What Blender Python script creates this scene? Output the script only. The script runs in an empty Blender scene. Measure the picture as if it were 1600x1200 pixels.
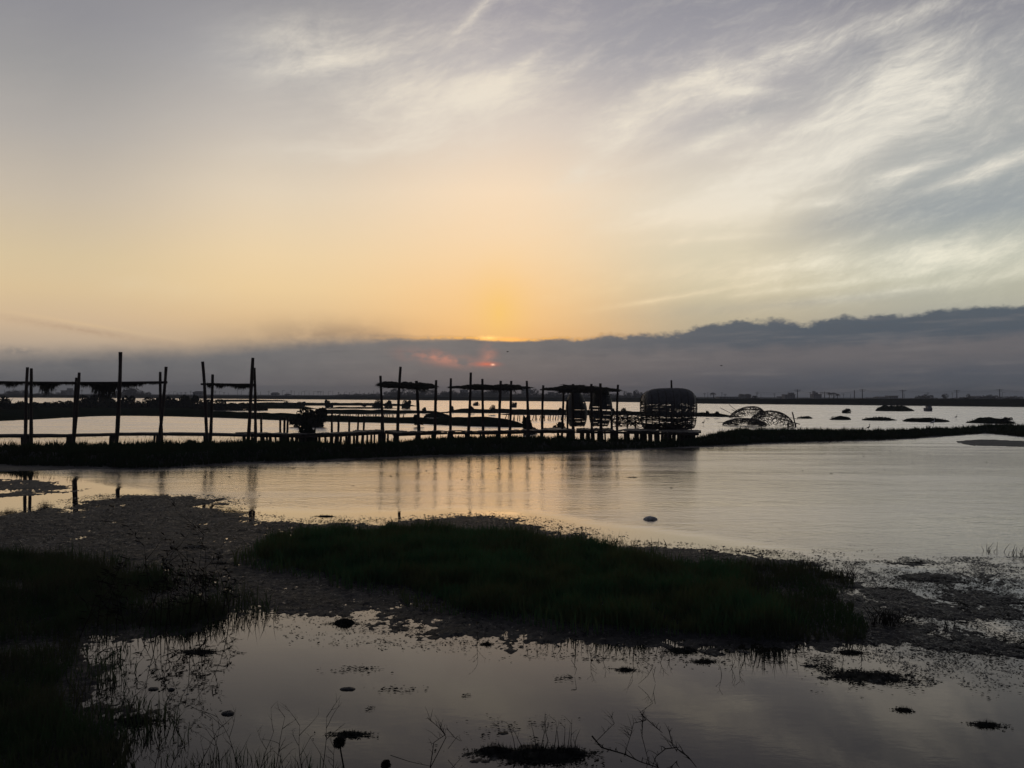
import bpy, math, random, zlib
import numpy as np
from mathutils import Vector, Matrix

random.seed(7)
rng = np.random.default_rng(11)
PI = math.pi
sc = bpy.context.scene
col = sc.collection

# ------------------------------------------------------------------ camera
F = 1333.0                     # focal length in photo pixels (1600 wide)
EYE = 2.2
PITCH = math.atan(17 / F)
ROLL = math.radians(0.28)
Rm = Matrix.Rotation(PI / 2 + PITCH, 3, 'X') @ Matrix.Rotation(ROLL, 3, 'Z')
cam_d = bpy.data.cameras.new('camera')
cam = bpy.data.objects.new('camera', cam_d)
col.objects.link(cam)
cam_d.sensor_width = 36
cam_d.lens = 36 * F / 1600
cam_d.clip_start = 0.1
cam_d.clip_end = 6000
cam.location = (0, 0, EYE)
cam.rotation_euler = Rm.to_euler()
sc.camera = cam
sc.render.resolution_x = 1024
sc.render.resolution_y = 768
sc.view_settings.view_transform = 'Standard'
sc.view_settings.look = 'None'
sc.view_settings.exposure = 0.0
sc.view_settings.gamma = 1.0


def ray(px, py):
    return Rm @ Vector(((px - 800) / F, (600 - py) / F, -1))


def P(px, py, D):
    d = ray(px, py)
    return Vector((0, 0, EYE)) + d * (D / d.y)


def G(px, py, z=0.0):
    d = ray(px, py)
    return Vector((0, 0, EYE)) + d * ((z - EYE) / d.z)


def hor(px):
    d = ray(px, 617)
    return 617 + (d.z / d.y) * F


# ------------------------------------------------------------------ world
def lin(c):
    return tuple((v / 255 / 12.92) if v / 255 <= 0.04045 else ((v / 255 + 0.055) / 1.055) ** 2.4 for v in c)


W = bpy.data.worlds.new('World')
sc.world = W
W.use_nodes = True
nt = W.node_tree
for n in list(nt.nodes):
    nt.nodes.remove(n)


class NB:
    """small helper around a node tree"""
    def __init__(s, nt): s.nt = nt
    def link(s, a, b): s.nt.links.new(a, b)
    def put(s, sock, v):
        if isinstance(v, bpy.types.NodeSocket): s.nt.links.new(v, sock)
        elif v is not None: sock.default_value = v
    def m(s, op, a, b=None, c=None, clamp=False):
        n = s.nt.nodes.new('ShaderNodeMath'); n.operation = op; n.use_clamp = clamp
        s.put(n.inputs[0], a)
        if b is not None: s.put(n.inputs[1], b)
        if c is not None: s.put(n.inputs[2], c)
        return n.outputs[0]
    def add(s, a, b): return s.m('ADD', a, b)
    def sub(s, a, b): return s.m('SUBTRACT', a, b)
    def mul(s, a, b): return s.m('MULTIPLY', a, b)
    def smooth(s, v, a, b, lo=0.0, hi=1.0):
        n = s.nt.nodes.new('ShaderNodeMapRange'); n.interpolation_type = 'SMOOTHSTEP'
        s.put(n.inputs[0], v); s.put(n.inputs[1], a); s.put(n.inputs[2], b); s.put(n.inputs[3], lo); s.put(n.inputs[4], hi)
        return n.outputs[0]
    def comb(s, x, y, z=0.0):
        n = s.nt.nodes.new('ShaderNodeCombineXYZ')
        s.put(n.inputs[0], x); s.put(n.inputs[1], y); s.put(n.inputs[2], z)
        return n.outputs[0]
    def noise(s, vec, scale, detail=4, rough=0.55, dist=0.0):
        n = s.nt.nodes.new('ShaderNodeTexNoise')
        s.put(n.inputs['Vector'], vec); n.inputs['Scale'].default_value = scale
        n.inputs['Detail'].default_value = detail; n.inputs['Roughness'].default_value = rough
        n.inputs['Distortion'].default_value = dist
        return n.outputs[0]
    def ramp(s, f, stops, interp='LINEAR'):
        n = s.nt.nodes.new('ShaderNodeValToRGB'); s.put(n.inputs[0], f)
        cr = n.color_ramp; cr.interpolation = interp
        while len(cr.elements) < len(stops): cr.elements.new(0.5)
        for e, (p, c) in zip(cr.elements, stops):
            e.position = p; e.color = (*c, 1) if not isinstance(c, float) else (c, c, c, 1)
        return n.outputs[0]
    def mix(s, f, a, b, bt='MIX'):
        n = s.nt.nodes.new('ShaderNodeMix'); n.data_type = 'RGBA'; n.blend_type = bt
        n.clamp_factor = True
        s.put(n.inputs[0], f)
        s.put(n.inputs[6], a if isinstance(a, bpy.types.NodeSocket) else (*a, 1))
        s.put(n.inputs[7], b if isinstance(b, bpy.types.NodeSocket) else (*b, 1))
        return n.outputs[2]


w = NB(nt)
tc = nt.nodes.new('ShaderNodeTexCoord')
sep = nt.nodes.new('ShaderNodeSeparateXYZ')
w.link(tc.outputs['Generated'], sep.inputs[0])
dx, dy, dz = sep.outputs
AZ = w.m('MULTIPLY', w.m('ARCTAN2', dx, dy), 180 / PI)
EL = w.m('MULTIPLY', w.m('ARCSINE', dz), 180 / PI)


def azel(px, py):
    d = ray(px, py).normalized()
    return math.degrees(math.atan2(d.x, d.y)), math.degrees(math.asin(d.z))


# clear-sky gradients at five azimuths: (photo row, sRGB)
cols = {
    80: [(560, (176, 160, 145)), (500, (214, 186, 152)), (450, (222, 196, 155)), (400, (218, 197, 160)), (300, (200, 187, 169)), (200, (177, 171, 165)), (100, (156, 154, 154)), (10, (143, 142, 147))],
    440: [(560, (190, 165, 140)), (500, (228, 194, 148)), (450, (240, 209, 160)), (400, (240, 213, 170)), (300, (228, 211, 186)), (200, (200, 191, 181)), (100, (172, 169, 169)), (10, (150, 148, 152))],
    780: [(560, (240, 175, 105)), (500, (250, 200, 138)), (450, (252, 209, 154)), (400, (251, 216, 170)), (300, (248, 222, 190)), (200, (222, 208, 194)), (100, (184, 178, 179)), (10, (158, 154, 161))],
    1130: [(560, (180, 165, 140)), (500, (190, 178, 152)), (450, (210, 198, 168)), (400, (220, 209, 182)), (300, (222, 212, 194)), (200, (200, 193, 188)), (100, (166, 163, 168)), (10, (148, 147, 155))],
    1500: [(560, (150, 150, 145)), (500, (166, 164, 154)), (450, (188, 186, 166)), (400, (184, 186, 172)), (330, (160, 167, 168)), (200, (166, 168, 167)), (100, (150, 152, 157)), (10, (132, 132, 142))],
}
ramps = []
fel = w.m('MULTIPLY', EL, 1 / 90.0)
for px, st in cols.items():
    stops = []
    for py, c in st:
        stops.append((max(0.0, azel(px, py)[1] / 90), lin(c)))
    c0 = st[-1][1]
    stops.append((0.45, lin(tuple(v * 0.80 for v in c0))))
    stops.append((1.0, lin((96, 98, 110))))
    ramps.append((azel(px, 400)[0], w.ramp(fel, stops)))
sky = ramps[0][1]
for i in range(1, 5):
    sky = w.mix(w.smooth(AZ, ramps[i - 1][0], ramps[i][0]), sky, ramps[i][1])

# warp fields shared by the cirrus layers
vAE = w.comb(AZ, EL)
warp = nt.nodes.new('ShaderNodeTexNoise'); w.link(vAE, warp.inputs['Vector'])
warp.inputs['Scale'].default_value = 0.10; warp.inputs['Detail'].default_value = 1
wv1 = nt.nodes.new('ShaderNodeVectorMath'); wv1.operation = 'MULTIPLY_ADD'
w.link(warp.outputs['Color'], wv1.inputs[0]); wv1.inputs[1].default_value = (4.5, 2.6, 0); w.link(vAE, wv1.inputs[2])
warp2 = nt.nodes.new('ShaderNodeTexNoise'); w.link(vAE, warp2.inputs['Vector'])
warp2.inputs['Scale'].default_value = 0.45; warp2.inputs['Detail'].default_value = 2
wv = nt.nodes.new('ShaderNodeVectorMath'); wv.operation = 'MULTIPLY_ADD'
w.link(warp2.outputs['Color'], wv.inputs[0]); wv.inputs[1].default_value = (1.0, .6, 0); w.link(wv1.outputs[0], wv.inputs[2])


def streak(deg, sx, sy, scale=1.0, detail=6, rough=0.6, off=0.0):
    m = nt.nodes.new('ShaderNodeMapping'); m.vector_type = 'POINT'
    w.link(wv.outputs[0], m.inputs[0])
    m.inputs['Rotation'].default_value = (0, 0, math.radians(-deg))
    m2 = nt.nodes.new('ShaderNodeMapping')
    w.link(m.outputs[0], m2.inputs[0]); m2.inputs['Scale'].default_value = (sx, sy, 1)
    m2.inputs['Location'].default_value = (off, off * .7, off * .3)
    return w.noise(m2.outputs[0], scale, detail, rough)


_cs = {}


def blob(px, py, deg, a, b, amp=1.0):
    """soft ellipse, centre and half-axes given in photo pixels but stored as sky angles"""
    az, el = azel(px, py)
    n = nt.nodes.new('ShaderNodeTexGradient'); n.gradient_type = 'QUADRATIC_SPHERE'
    tm = n.texture_mapping; tm.vector_type = 'TEXTURE'
    tm.translation = (az, el, 0); tm.rotation = (0, 0, math.radians(deg)); tm.scale = (2.1 * a / 23.3, 2.1 * b / 23.3, 1)
    w.link(vAE, n.inputs[0])
    return (n.outputs[1], amp)


def total(bl):
    t = None
    for o, amp in bl:
        t = w.m('MULTIPLY', o, amp) if t is None else w.m('MULTIPLY_ADD', o, amp, t)
    return t


# soft veil of cirrus
veil = total([
    blob(765, 140, 10, 130, 28, .95), blob(640, 120, 12, 210, 95, .50), blob(470, 70, 3, 110, 50, .42), blob(500, 100, 8, 90, 11, .45), blob(560, 235, 5, 160, 16, .25),
    blob(690, 200, 10, 190, 45, .38), blob(745, 18, 42, 42, 10, .55), blob(640, 60, 25, 90, 12, .3), blob(820, 100, 30, 60, 10, .3),
    blob(1090, 125, 16, 120, 28, .80), blob(1160, 143, -6, 44, 10, .8), blob(985, 190, 42, 95, 30, .5), blob(910, 270, 38, 90, 40, .4),
    blob(1310, 215, 22, 180, 44, .52), blob(1400, 120, 22, 110, 26, .5), blob(1190, 280, 20, 170, 34, .6), blob(1130, 208, 20, 75, 15, .75),
    blob(1080, 330, 6, 150, 32, .45), blob(1500, 190, 15, 160, 80, .45), blob(1150, 200, 20, 230, 90, .20), blob(1300, 110, 15, 260, 60, .22), blob(1310, 250, 27, 140, 16, .4),
    blob(1560, 258, 14, 80, 10, .9), blob(1420, 268, 15, 65, 12, .75), blob(1285, 318, 4, 42, 8, .85), blob(1420, 25, 12, 140, 14, .4),
    blob(1250, 70, 15, 160, 18, .3), blob(1500, 400, 4, 200, 34, .75), blob(1200, 422, 5, 190, 20, .65), blob(1000, 425, 2, 90, 10, .25), blob(1400, 455, 6, 140, 8, .5),
    blob(1050, 465, 8, 120, 5, .6), blob(1250, 450, 5, 160, 6, .35), blob(250, 450, -4, 120, 20, .15), blob(1100, 340, 3, 130, 22, .5), blob(1130, 373, 2, 150, 6, .4), blob(1330, 375, 10, 90, 9, .35),
])
s1 = streak(17, .17, .50, 1.0, 10, .70)
s2 = streak(26, .60, 1.7, 1.0, 7, .80, 9.0)
s3 = streak(7, .12, 1.0, 1.0, 8, .72, 3.0)
tex = w.add(w.add(w.mul(s1, .55), w.mul(s2, .19)), w.mul(s3, .26))
tdev = w.mul(w.sub(tex, .5), 2.8)
gate = w.m('MULTIPLY', veil, 1.8, clamp=True)
cir = w.smooth(w.m('MULTIPLY_ADD', tdev, gate, veil), -.10, 1.28)
gen = w.mul(w.mul(w.smooth(tex, .46, .62), w.smooth(AZ, -14, 8, .02, .16)), w.smooth(EL, 3, 9))
cir = w.m('ADD', cir, gen, clamp=True)
cirA = w.m('MULTIPLY', cir, .95, clamp=True)
warm = w.smooth(w.m('ABSOLUTE', w.add(AZ, 1.0)), 4, 26)
elw = w.smooth(EL, 6, 15)
ccol = w.mix(warm, lin((255, 226, 180)), lin((243, 238, 216)))
ccol = w.mix(w.mul(elw, .8), ccol, lin((231, 225, 214)))
sky = w.mix(cirA, sky, ccol)
# darker gaps
dark = total([blob(1180, 175, 12, 120, 20, .38), blob(1480, 330, 8, 170, 34, .30), blob(1330, 335, 15, 100, 22, .28), blob(1290, 470, 3, 230, 10, .25), blob(1400, 60, 12, 170, 18, .2), blob(1560, 215, 12, 80, 10, .25), blob(940, 80, 0, 110, 60, .2)])
sky = w.mix(w.m('MULTIPLY', dark, w.smooth(tex, .45, .62, 1.2, .5), clamp=True), sky, lin((140, 144, 152)))

# sun glow above the bank
glow = total([blob(780, 490, 90, 60, 38, .50), blob(785, 480, 0, 140, 60, .12)])
sky = w.mix(glow, sky, lin((255, 206, 104)))
# thin lens cloud, left contrail
edge_n = w.noise(w.comb(w.mul(AZ, 1.0), w.mul(EL, 1.8)), .55, 6, .56)
edge_f = w.noise(w.comb(w.mul(AZ, 1.0), w.mul(EL, 1.4)), 2.6, 5, .6)
lens_c = total([blob(500, 522, 2, 120, 22, .62), blob(590, 524, -6, 50, 9, .35)])
sky = w.mix(w.mul(lens_c, w.smooth(edge_n, .3, .6, .6, 1.1)), sky, lin((150, 128, 108)))
sky = w.mix(w.mul(total([blob(130, 516, -8, 110, 5, .5)]), w.smooth(edge_f, .35, .6, .5, 1.0)), sky, lin((178, 148, 122)))
sky = w.mix(total([blob(140, 508, -8, 90, 3, .22)]), sky, lin((240, 205, 150)))
sky = w.mix(w.mul(total([blob(30, 549, 0, 28, 6, .6)]), w.smooth(edge_f, .3, .6)), sky, lin((120, 118, 118)))

# cloud bank: upper edge as a function of azimuth
ed = [(0, 556), (150, 550), (300, 546), (350, 541), (450, 535), (560, 529), (700, 528), (800, 532), (900, 528), (1000, 523), (1065, 520), (1085, 512), (1150, 501), (1230, 501), (1262, 506), (1300, 498), (1360, 493), (1440, 492), (1480, 483), (1540, 477), (1600, 477)]
stops = [(0.0, 0.16)]
for px, py in ed:
    a, e = azel(px, py)
    stops.append(((a + 45) / 90, float(e / 10)))
stops.append((1.0, 0.42))
edge = w.mul(w.ramp(w.m('MULTIPLY_ADD', AZ, 1 / 90, .5), stops), 10.0)
rightness = w.smooth(AZ, -14, 10)
puff = w.add(w.mul(w.sub(edge_n, .5), 1.4), w.mul(w.sub(edge_f, .5), .55))
puff = w.mul(w.mul(puff, w.smooth(AZ, -20, 12, .35, .85)), w.sub(1.0, total([blob(785, 530, 0, 150, 120, .85)])))
d_edge = w.sub(w.add(edge, puff), EL)          # >0 inside the bank
soft = w.smooth(AZ, -24, 0, .85, .20)
bank = w.smooth(w.m('DIVIDE', d_edge, soft), -1.0, 1.0)
lowL = w.ramp(w.m('MULTIPLY', EL, 1 / 8.0), [(0, lin((106, 108, 111))), (.12, lin((110, 110, 112))), (.3, lin((115, 115, 116))), (.45, lin((123, 121, 120))), (1, lin((138, 130, 122)))])
elj = w.add(EL, w.add(w.mul(w.sub(edge_n, .5), 1.1), w.mul(w.sub(AZ, 21.0), -.030)))
lowR = w.ramp(w.m('MULTIPLY', elj, 1 / 8.0), [(0, lin((76, 84, 93))), (.15, lin((84, 89, 98))), (.29, lin((106, 104, 107))), (.37, lin((107, 105, 108))), (.46, lin((82, 91, 101))), (.62, lin((87, 96, 105))), (1, lin((102, 107, 111)))])
bcol = w.mix(w.smooth(AZ, -10, 20), lowL, lowR)
bcol = w.mix(w.smooth(edge_n, .35, .7, 0, .22), bcol, lin((86, 90, 96)))
lay = w.noise(w.comb(w.mul(AZ, .14), w.mul(w.sub(EL, w.mul(AZ, .03)), 1.5)), 1.0, 6, .62)
bcol = w.mix(w.smooth(lay, .48, .72, 0, .40), bcol, lin((126, 122, 122)))
bcol = w.mix(w.smooth(lay, .46, .30, 0, .30), bcol, lin((84, 88, 95)))
# back-lit rim and glowing holes near the sun
rim = w.mul(w.smooth(w.m('ABSOLUTE', w.add(d_edge, .02)), .16, .0), total([blob(785, 530, 0, 130, 40, 1.3)]))
sky = w.mix(bank, sky, bcol)
sky = w.mix(w.mul(rim, w.smooth(edge_f, .36, .52)), sky, lin((255, 190, 100)))
sky = w.mix(w.mul(total([blob(764, 528, 0, 14, 2.8, 1.3)]), w.smooth(edge_f, .3, .5)), sky, (1.5, .85, .26))
sky = w.mix(w.mul(total([blob(796, 530, 0, 22, 2.8, 1.2)]), w.smooth(edge_f, .3, .5)), sky, (1.3, .60, .16))
red = w.mul(total([blob(675, 558, -6, 42, 10, .75), blob(715, 565, -10, 46, 8, .6), blob(764, 556, 80, 18, 12, .65)]), w.smooth(edge_n, .36, .62))
sky = w.mix(red, sky, lin((208, 142, 122)))
sky = w.mix(total([blob(761, 569, 0, 16, 3.2, .75)]), sky, lin((240, 118, 88)))
sky = w.mix(total([blob(770, 569.8, 0, 3.0, 1.5, .9)]), sky, (1.6, .85, .55))
# the rest of the sky dome, away from the sunset
az_abs = w.m('ABSOLUTE', AZ)
back = w.ramp(fel, [(0, lin((70, 74, 84))), (.2, lin((62, 67, 82))), (1, lin((84, 88, 102)))])
sky = w.mix(w.smooth(az_abs, 38, 110), sky, back)
sky = w.mix(w.smooth(EL, 26, 60), sky, lin((88, 90, 104)))
sky = w.mix(w.smooth(EL, -0.2, -4), sky, lin((60, 60, 62)))
# physical dusk sky underneath, very weak
nis = nt.nodes.new('ShaderNodeTexSky'); nis.sky_type = 'NISHITA'; nis.sun_disc = False
SUN_EL, SUN_AZ = math.radians(2.2), math.radians(-1.2)
nis.sun_elevation = SUN_EL; nis.sun_rotation = SUN_AZ
bg1 = nt.nodes.new('ShaderNodeBackground'); w.link(sky, bg1.inputs[0]); bg1.inputs[1].default_value = 1.0
bg2 = nt.nodes.new('ShaderNodeBackground'); w.link(nis.outputs[0], bg2.inputs[0]); bg2.inputs[1].default_value = 0.001
ad = nt.nodes.new('ShaderNodeAddShader'); w.link(bg1.outputs[0], ad.inputs[0]); w.link(bg2.outputs[0], ad.inputs[1])
wo = nt.nodes.new('ShaderNodeOutputWorld'); w.link(ad.outputs[0], wo.inputs[0])

# ------------------------------------------------------------------ sun, veiled by the cloud bank
sd = bpy.data.lights.new('sun', 'SUN'); sd.energy = 0.015; sd.angle = math.radians(12); sd.color = (1, .62, .34)
sun = bpy.data.objects.new('sun', sd); col.objects.link(sun)
sv = Vector((math.sin(SUN_AZ) * math.cos(SUN_EL), math.cos(SUN_AZ) * math.cos(SUN_EL), math.sin(SUN_EL)))
sun.rotation_euler = sv.to_track_quat('Z', 'Y').to_euler()

# ------------------------------------------------------------------ helpers
def tag(o, label=None, cat=None, group=None, kind=None):
    if label: o['label'] = label
    if cat: o['category'] = cat
    if group: o['group'] = group
    if kind: o['kind'] = kind
    return o


def vnoise(x, y, seed=0):
    xi = np.floor(x).astype(np.int64); yi = np.floor(y).astype(np.int64)
    fx = x - xi; fy = y - yi
    fx = fx * fx * (3 - 2 * fx); fy = fy * fy * (3 - 2 * fy)
    def h(a, b):
        n = (a * 374761393 + b * 668265263 + seed * 1274126177) & 0xffffffff
        n = ((n ^ (n >> 13)) * 1274126177) & 0xffffffff
        return ((n ^ (n >> 16)) & 0xffff) / 65535.0
    return (h(xi, yi) * (1 - fx) + h(xi + 1, yi) * fx) * (1 - fy) + (h(xi, yi + 1) * (1 - fx) + h(xi + 1, yi + 1) * fx) * fy


def fbm(x, y, oct=4, seed=0):
    t = 0; a = .5; s = 0
    for i in range(oct):
        t = t + a * vnoise(x * 2 ** i, y * 2 ** i, seed + i); s += a; a *= .5
    return t / s * 2 - 1


class MB:
    """collects verts and faces of one mesh"""
    def __init__(s): s.v = []; s.f = []; s.n = 0
    def add(s, V, Fc):
        V = np.asarray(V, float).reshape(-1, 3)
        s.v.append(V)
        for f in Fc: s.f.append(tuple(int(i) + s.n for i in f))
        s.n += len(V)
    def tube(s, pts, radii, n=6, jit=0.0, cap=True):
        pts = [Vector(p) for p in pts]
        k = len(pts)
        if not hasattr(radii, '__len__'): radii = [radii] * k
        V = []
        for i, p in enumerate(pts):
            t = (pts[min(i + 1, k - 1)] - pts[max(i - 1, 0)])
            if t.length < 1e-9: t = Vector((0, 0, 1))
            t.normalize()
            a = t.cross(Vector((0.31, 0.95, 0.02))); 
            if a.length < .1: a = t.cross(Vector((1, 0, 0)))
            a.normalize(); b = t.cross(a)
            for j in range(n):
                an = 2 * PI * j / n
                r = radii[i] * (1 + (random.random() - .5) * jit)
                V.append(p + (a * math.cos(an) + b * math.sin(an)) * r)
        Fc = []
        for i in range(k - 1):
            for j in range(n):
                j2 = (j + 1) % n
                Fc.append((i * n + j, i * n + j2, (i + 1) * n + j2, (i + 1) * n + j))
        if cap:
            Fc.append(tuple(range(n - 1, -1, -1))); Fc.append(tuple((k - 1) * n + j for j in range(n)))
        s.add([tuple(v) for v in V], Fc)
    def box(s, c, ax, ay, az):
        c = Vector(c); ax = Vector(ax); ay = Vector(ay); az = Vector(az)
        V = [c + ax * i + ay * j + az * k for k in (-1, 1) for j in (-1, 1) for i in (-1, 1)]
        s.add([tuple(v) for v in V], [(0, 2, 3, 1), (4, 5, 7, 6), (0, 1, 5, 4), (2, 6, 7, 3), (0, 4, 6, 2), (1, 3, 7, 5)])
    def mesh(s, name, org=(0, 0, 0)):
        V = np.concatenate(s.v) - np.array(org, float) if s.v else np.zeros((0, 3))
        me = bpy.data.meshes.new(name)
        me.from_pydata(V.tolist(), [], s.f)
        me.validate(); me.update()
        return me


def link(name, me, mat, parent=None, loc=None, smooth=False):
    o = bpy.data.objects.new(name, me); col.objects.link(o)
    if mat: me.materials.append(mat)
    if smooth: me.polygons.foreach_set('use_smooth', [True] * len(me.polygons))
    if parent: o.parent = parent
    if loc is not None: o.location = loc
    return o


def part(name, mb, mat, root, smooth=False):
    return link(name, mb.mesh(name, root.location), mat, root, smooth=smooth)


def single(name, mb, mat, org, label, cat, group=None, smooth=False):
    o = link(name, mb.mesh(name, org), mat, None, org, smooth)
    return tag(o, label, cat, group)


def empty(name, loc, label, cat, group=None):
    o = bpy.data.objects.new(name, None); col.objects.link(o); o.location = loc
    o.empty_display_size = .2
    return tag(o, label, cat, group)


def big(name, V, quads=None, tris=None, mat=None, smooth=False):
    """fast numpy mesh"""
    me = bpy.data.meshes.new(name)
    nq = 0 if quads is None else len(quads); ntr = 0 if tris is None else len(tris)
    me.vertices.add(len(V)); me.vertices.foreach_set('co', np.ascontiguousarray(V, dtype=np.float32).ravel())
    me.loops.add(nq * 4 + ntr * 3); me.polygons.add(nq + ntr)
    lv = []; ls = []
    if nq: lv.append(np.asarray(quads).ravel()); ls.append(np.arange(nq) * 4)
    if ntr: lv.append(np.asarray(tris).ravel()); ls.append(nq * 4 + np.arange(ntr) * 3)
    me.loops.foreach_set('vertex_index', np.concatenate(lv).astype(np.int32))
    me.polygons.foreach_set('loop_start', np.concatenate(ls).astype(np.int32))
    if smooth: me.polygons.foreach_set('use_smooth', np.ones(nq + ntr, dtype=bool))
    me.update(calc_edges=True)
    if mat: me.materials.append(mat)
    return me


ORD = ['first', 'second', 'third', 'fourth', 'fifth', 'sixth', 'seventh', 'eighth', 'ninth', 'tenth', 'eleventh', 'twelfth', 'thirteenth', 'fourteenth', 'fifteenth', 'sixteenth', 'seventeenth', 'eighteenth', 'nineteenth']
TENS = {2: 'twenty', 3: 'thirty', 4: 'forty', 5: 'fifty', 6: 'sixty', 7: 'seventy', 8: 'eighty', 9: 'ninety'}


def ordn(i):
    if i < 19: return ORD[i]
    n = i + 1; t, u = divmod(n, 10)
    if u == 0: return TENS[t][:-1] + 'ieth'
    return TENS[t] + '-' + ORD[u - 1]


# ------------------------------------------------------------------ materials
def material(name, c1, c2=None, scale=5.0, rough=.8, bump=0.0, bscale=20.0, spec=.3, vec='Object', stretch=(1, 1, 1), detail=4):
    m = bpy.data.materials.new(name); m.use_nodes = True
    b = NB(m.node_tree); bs = m.node_tree.nodes['Principled BSDF']
    bs.inputs['Roughness'].default_value = rough
    bs.inputs['Specular IOR Level'].default_value = spec
    t = m.node_tree.nodes.new('ShaderNodeTexCoord')
    mp = m.node_tree.nodes.new('ShaderNodeMapping'); mp.inputs['Scale'].default_value = stretch
    b.link(t.outputs[vec], mp.inputs[0])
    n = b.noise(mp.outputs[0], scale, detail, .6)
    c2 = c2 or tuple(v * .6 for v in c1)
    b.link(b.mix(b.smooth(n, .3, .7), c1, c2), bs.inputs['Base Color'])
    if bump:
        bn = m.node_tree.nodes.new('ShaderNodeBump'); bn.inputs['Strength'].default_value = bump
        bn.inputs['Distance'].default_value = .02
        b.link(b.noise(mp.outputs[0], bscale, 3, .6), bn.inputs['Height'])
        b.link(bn.outputs[0], bs.inputs['Normal'])
    return m


M_wood = material('weathered_wood', (.040, .026, .020), (.020, .014, .011), 4, .75, .5, 18, stretch=(1, 1, .15))
M_deck = material('deck_boards', (.060, .052, .048), (.026, .022, .020), 3, .60, .4, 20, spec=.4)
M_thatch = material('dry_thatch', (.045, .038, .024), (.020, .017, .012), 8, .9)
M_bamboo = material('bamboo_strips', (.050, .048, .046), (.022, .021, .020), 6, .5, .2, 30, spec=.5)
M_lattice = material('lattice_bamboo', (.035, .028, .020), (.018, .014, .011), 6, .8)
M_grass = material('marsh_grass', (.020, .050, .018), (.012, .028, .012), 1.3, .75, spec=.15)
M_grass2 = material('bank_grass', (.024, .034, .017), (.012, .018, .010), 1.1, .8, spec=.15)
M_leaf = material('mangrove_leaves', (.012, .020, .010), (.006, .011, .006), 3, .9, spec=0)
M_twig = material('dead_twigs', (.022, .018, .014), (.010, .009, .007), 9, .85, spec=.1)
M_weed = material('wet_weed', (.014, .015, .011), (.007, .007, .006), 14, .85, spec=.12)
M_far = material('far_foliage', (.016, .020, .016), (.010, .013, .010), .25, .95, spec=0)
M_wall = material('grey_render', (.22, .22, .22), (.15, .15, .16), .3, .9)
M_roof = material('dark_roof', (.10, .09, .09), (.06, .06, .06), .4, .8)
M_glass = material('dark_window', (.02, .02, .025), None, 1, .2, spec=.5)
M_pole = material('concrete_pole', (.12, .12, .12), (.08, .08, .08), 1, .9)
M_wire = material('wire', (.03, .03, .03), None, 1, .6)
M_foam = material('dirty_white_foam', (.50, .49, .46), (.22, .21, .20), 9, .6, .8, 30)
M_stone = material('dark_stone', (.030, .028, .026), (.014, .013, .012), 12, .6, .8, 25)
M_egret = material('white_feathers', (.62, .60, .56), (.5, .48, .45), 9, .8)
M_darkbird = material('dark_feathers', (.03, .03, .03), None, 9, .8)
M_boat = material('pale_painted_hull', (.30, .30, .30), (.16, .16, .16), 2, .6)
M_seed = material('seed_fluff', (.05, .045, .036), (.022, .020, .016), 20, .95)
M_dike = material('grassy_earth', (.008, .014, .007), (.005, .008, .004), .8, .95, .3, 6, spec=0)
M_bed = material('pond_bed', (.02, .018, .015), None, .5, .9)

def blade_mat(name, c1, c2):
    m = bpy.data.materials.new(name); m.use_nodes = True; t_ = m.node_tree; b = NB(t_)
    for n_ in list(t_.nodes): t_.nodes.remove(n_)
    tc_ = t_.nodes.new('ShaderNodeTexCoord'); n = b.noise(tc_.outputs['Object'], 1.4, 4, .6)
    n2 = b.noise(tc_.outputs['Object'], 16, 2, .5)
    c = b.mix(b.smooth(b.add(b.mul(n, .6), b.mul(n2, .4)), .38, .6), c1, c2)
    d = t_.nodes.new('ShaderNodeBsdfDiffuse'); tr = t_.nodes.new('ShaderNodeBsdfTranslucent'); mx = t_.nodes.new('ShaderNodeMixShader'); o_ = t_.nodes.new('ShaderNodeOutputMaterial')
    b.link(c, d.inputs[0]); b.link(c, tr.inputs[0]); mx.inputs[0].default_value = .4
    b.link(d.outputs[0], mx.inputs[1]); b.link(tr.outputs[0], mx.inputs[2]); b.link(mx.outputs[0], o_.inputs[0])
    return m


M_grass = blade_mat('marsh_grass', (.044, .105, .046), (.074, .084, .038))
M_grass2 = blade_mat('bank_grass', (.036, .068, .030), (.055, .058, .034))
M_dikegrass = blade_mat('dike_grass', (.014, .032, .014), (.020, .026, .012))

# wet mud
M_mud = bpy.data.materials.new('wet_mud'); M_mud.use_nodes = True
b = NB(M_mud.node_tree); bs = M_mud.node_tree.nodes['Principled BSDF']
t = M_mud.node_tree.nodes.new('ShaderNodeTexCoord'); ob = t.outputs['Object']
n1 = b.noise(ob, 2.6, 6, .68); n2 = b.noise(ob, 38, 4, .7); n3 = b.noise(ob, 9, 5, .65)
b.link(b.mix(b.smooth(n1, .42, .58), (.008, .0085, .009), (.019, .019, .020)), bs.inputs['Base Color'])
wetp = b.smooth(b.add(b.mul(n3, .5), b.mul(n2, .5)), .56, .66)
b.link(b.mul(b.sub(1.10, wetp), .58), bs.inputs['Roughness'])
b.link(b.m('MULTIPLY_ADD', wetp, .25, .12), bs.inputs['Specular IOR Level'])
bn = M_mud.node_tree.nodes.new('ShaderNodeBump'); bn.inputs['Strength'].default_value = 1.0; bn.inputs['Distance'].default_value = .012
b.link(b.add(b.mul(n2, .8), n3), bn.inputs['Height']); b.link(bn.outputs[0], bs.inputs['Normal'])

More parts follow.
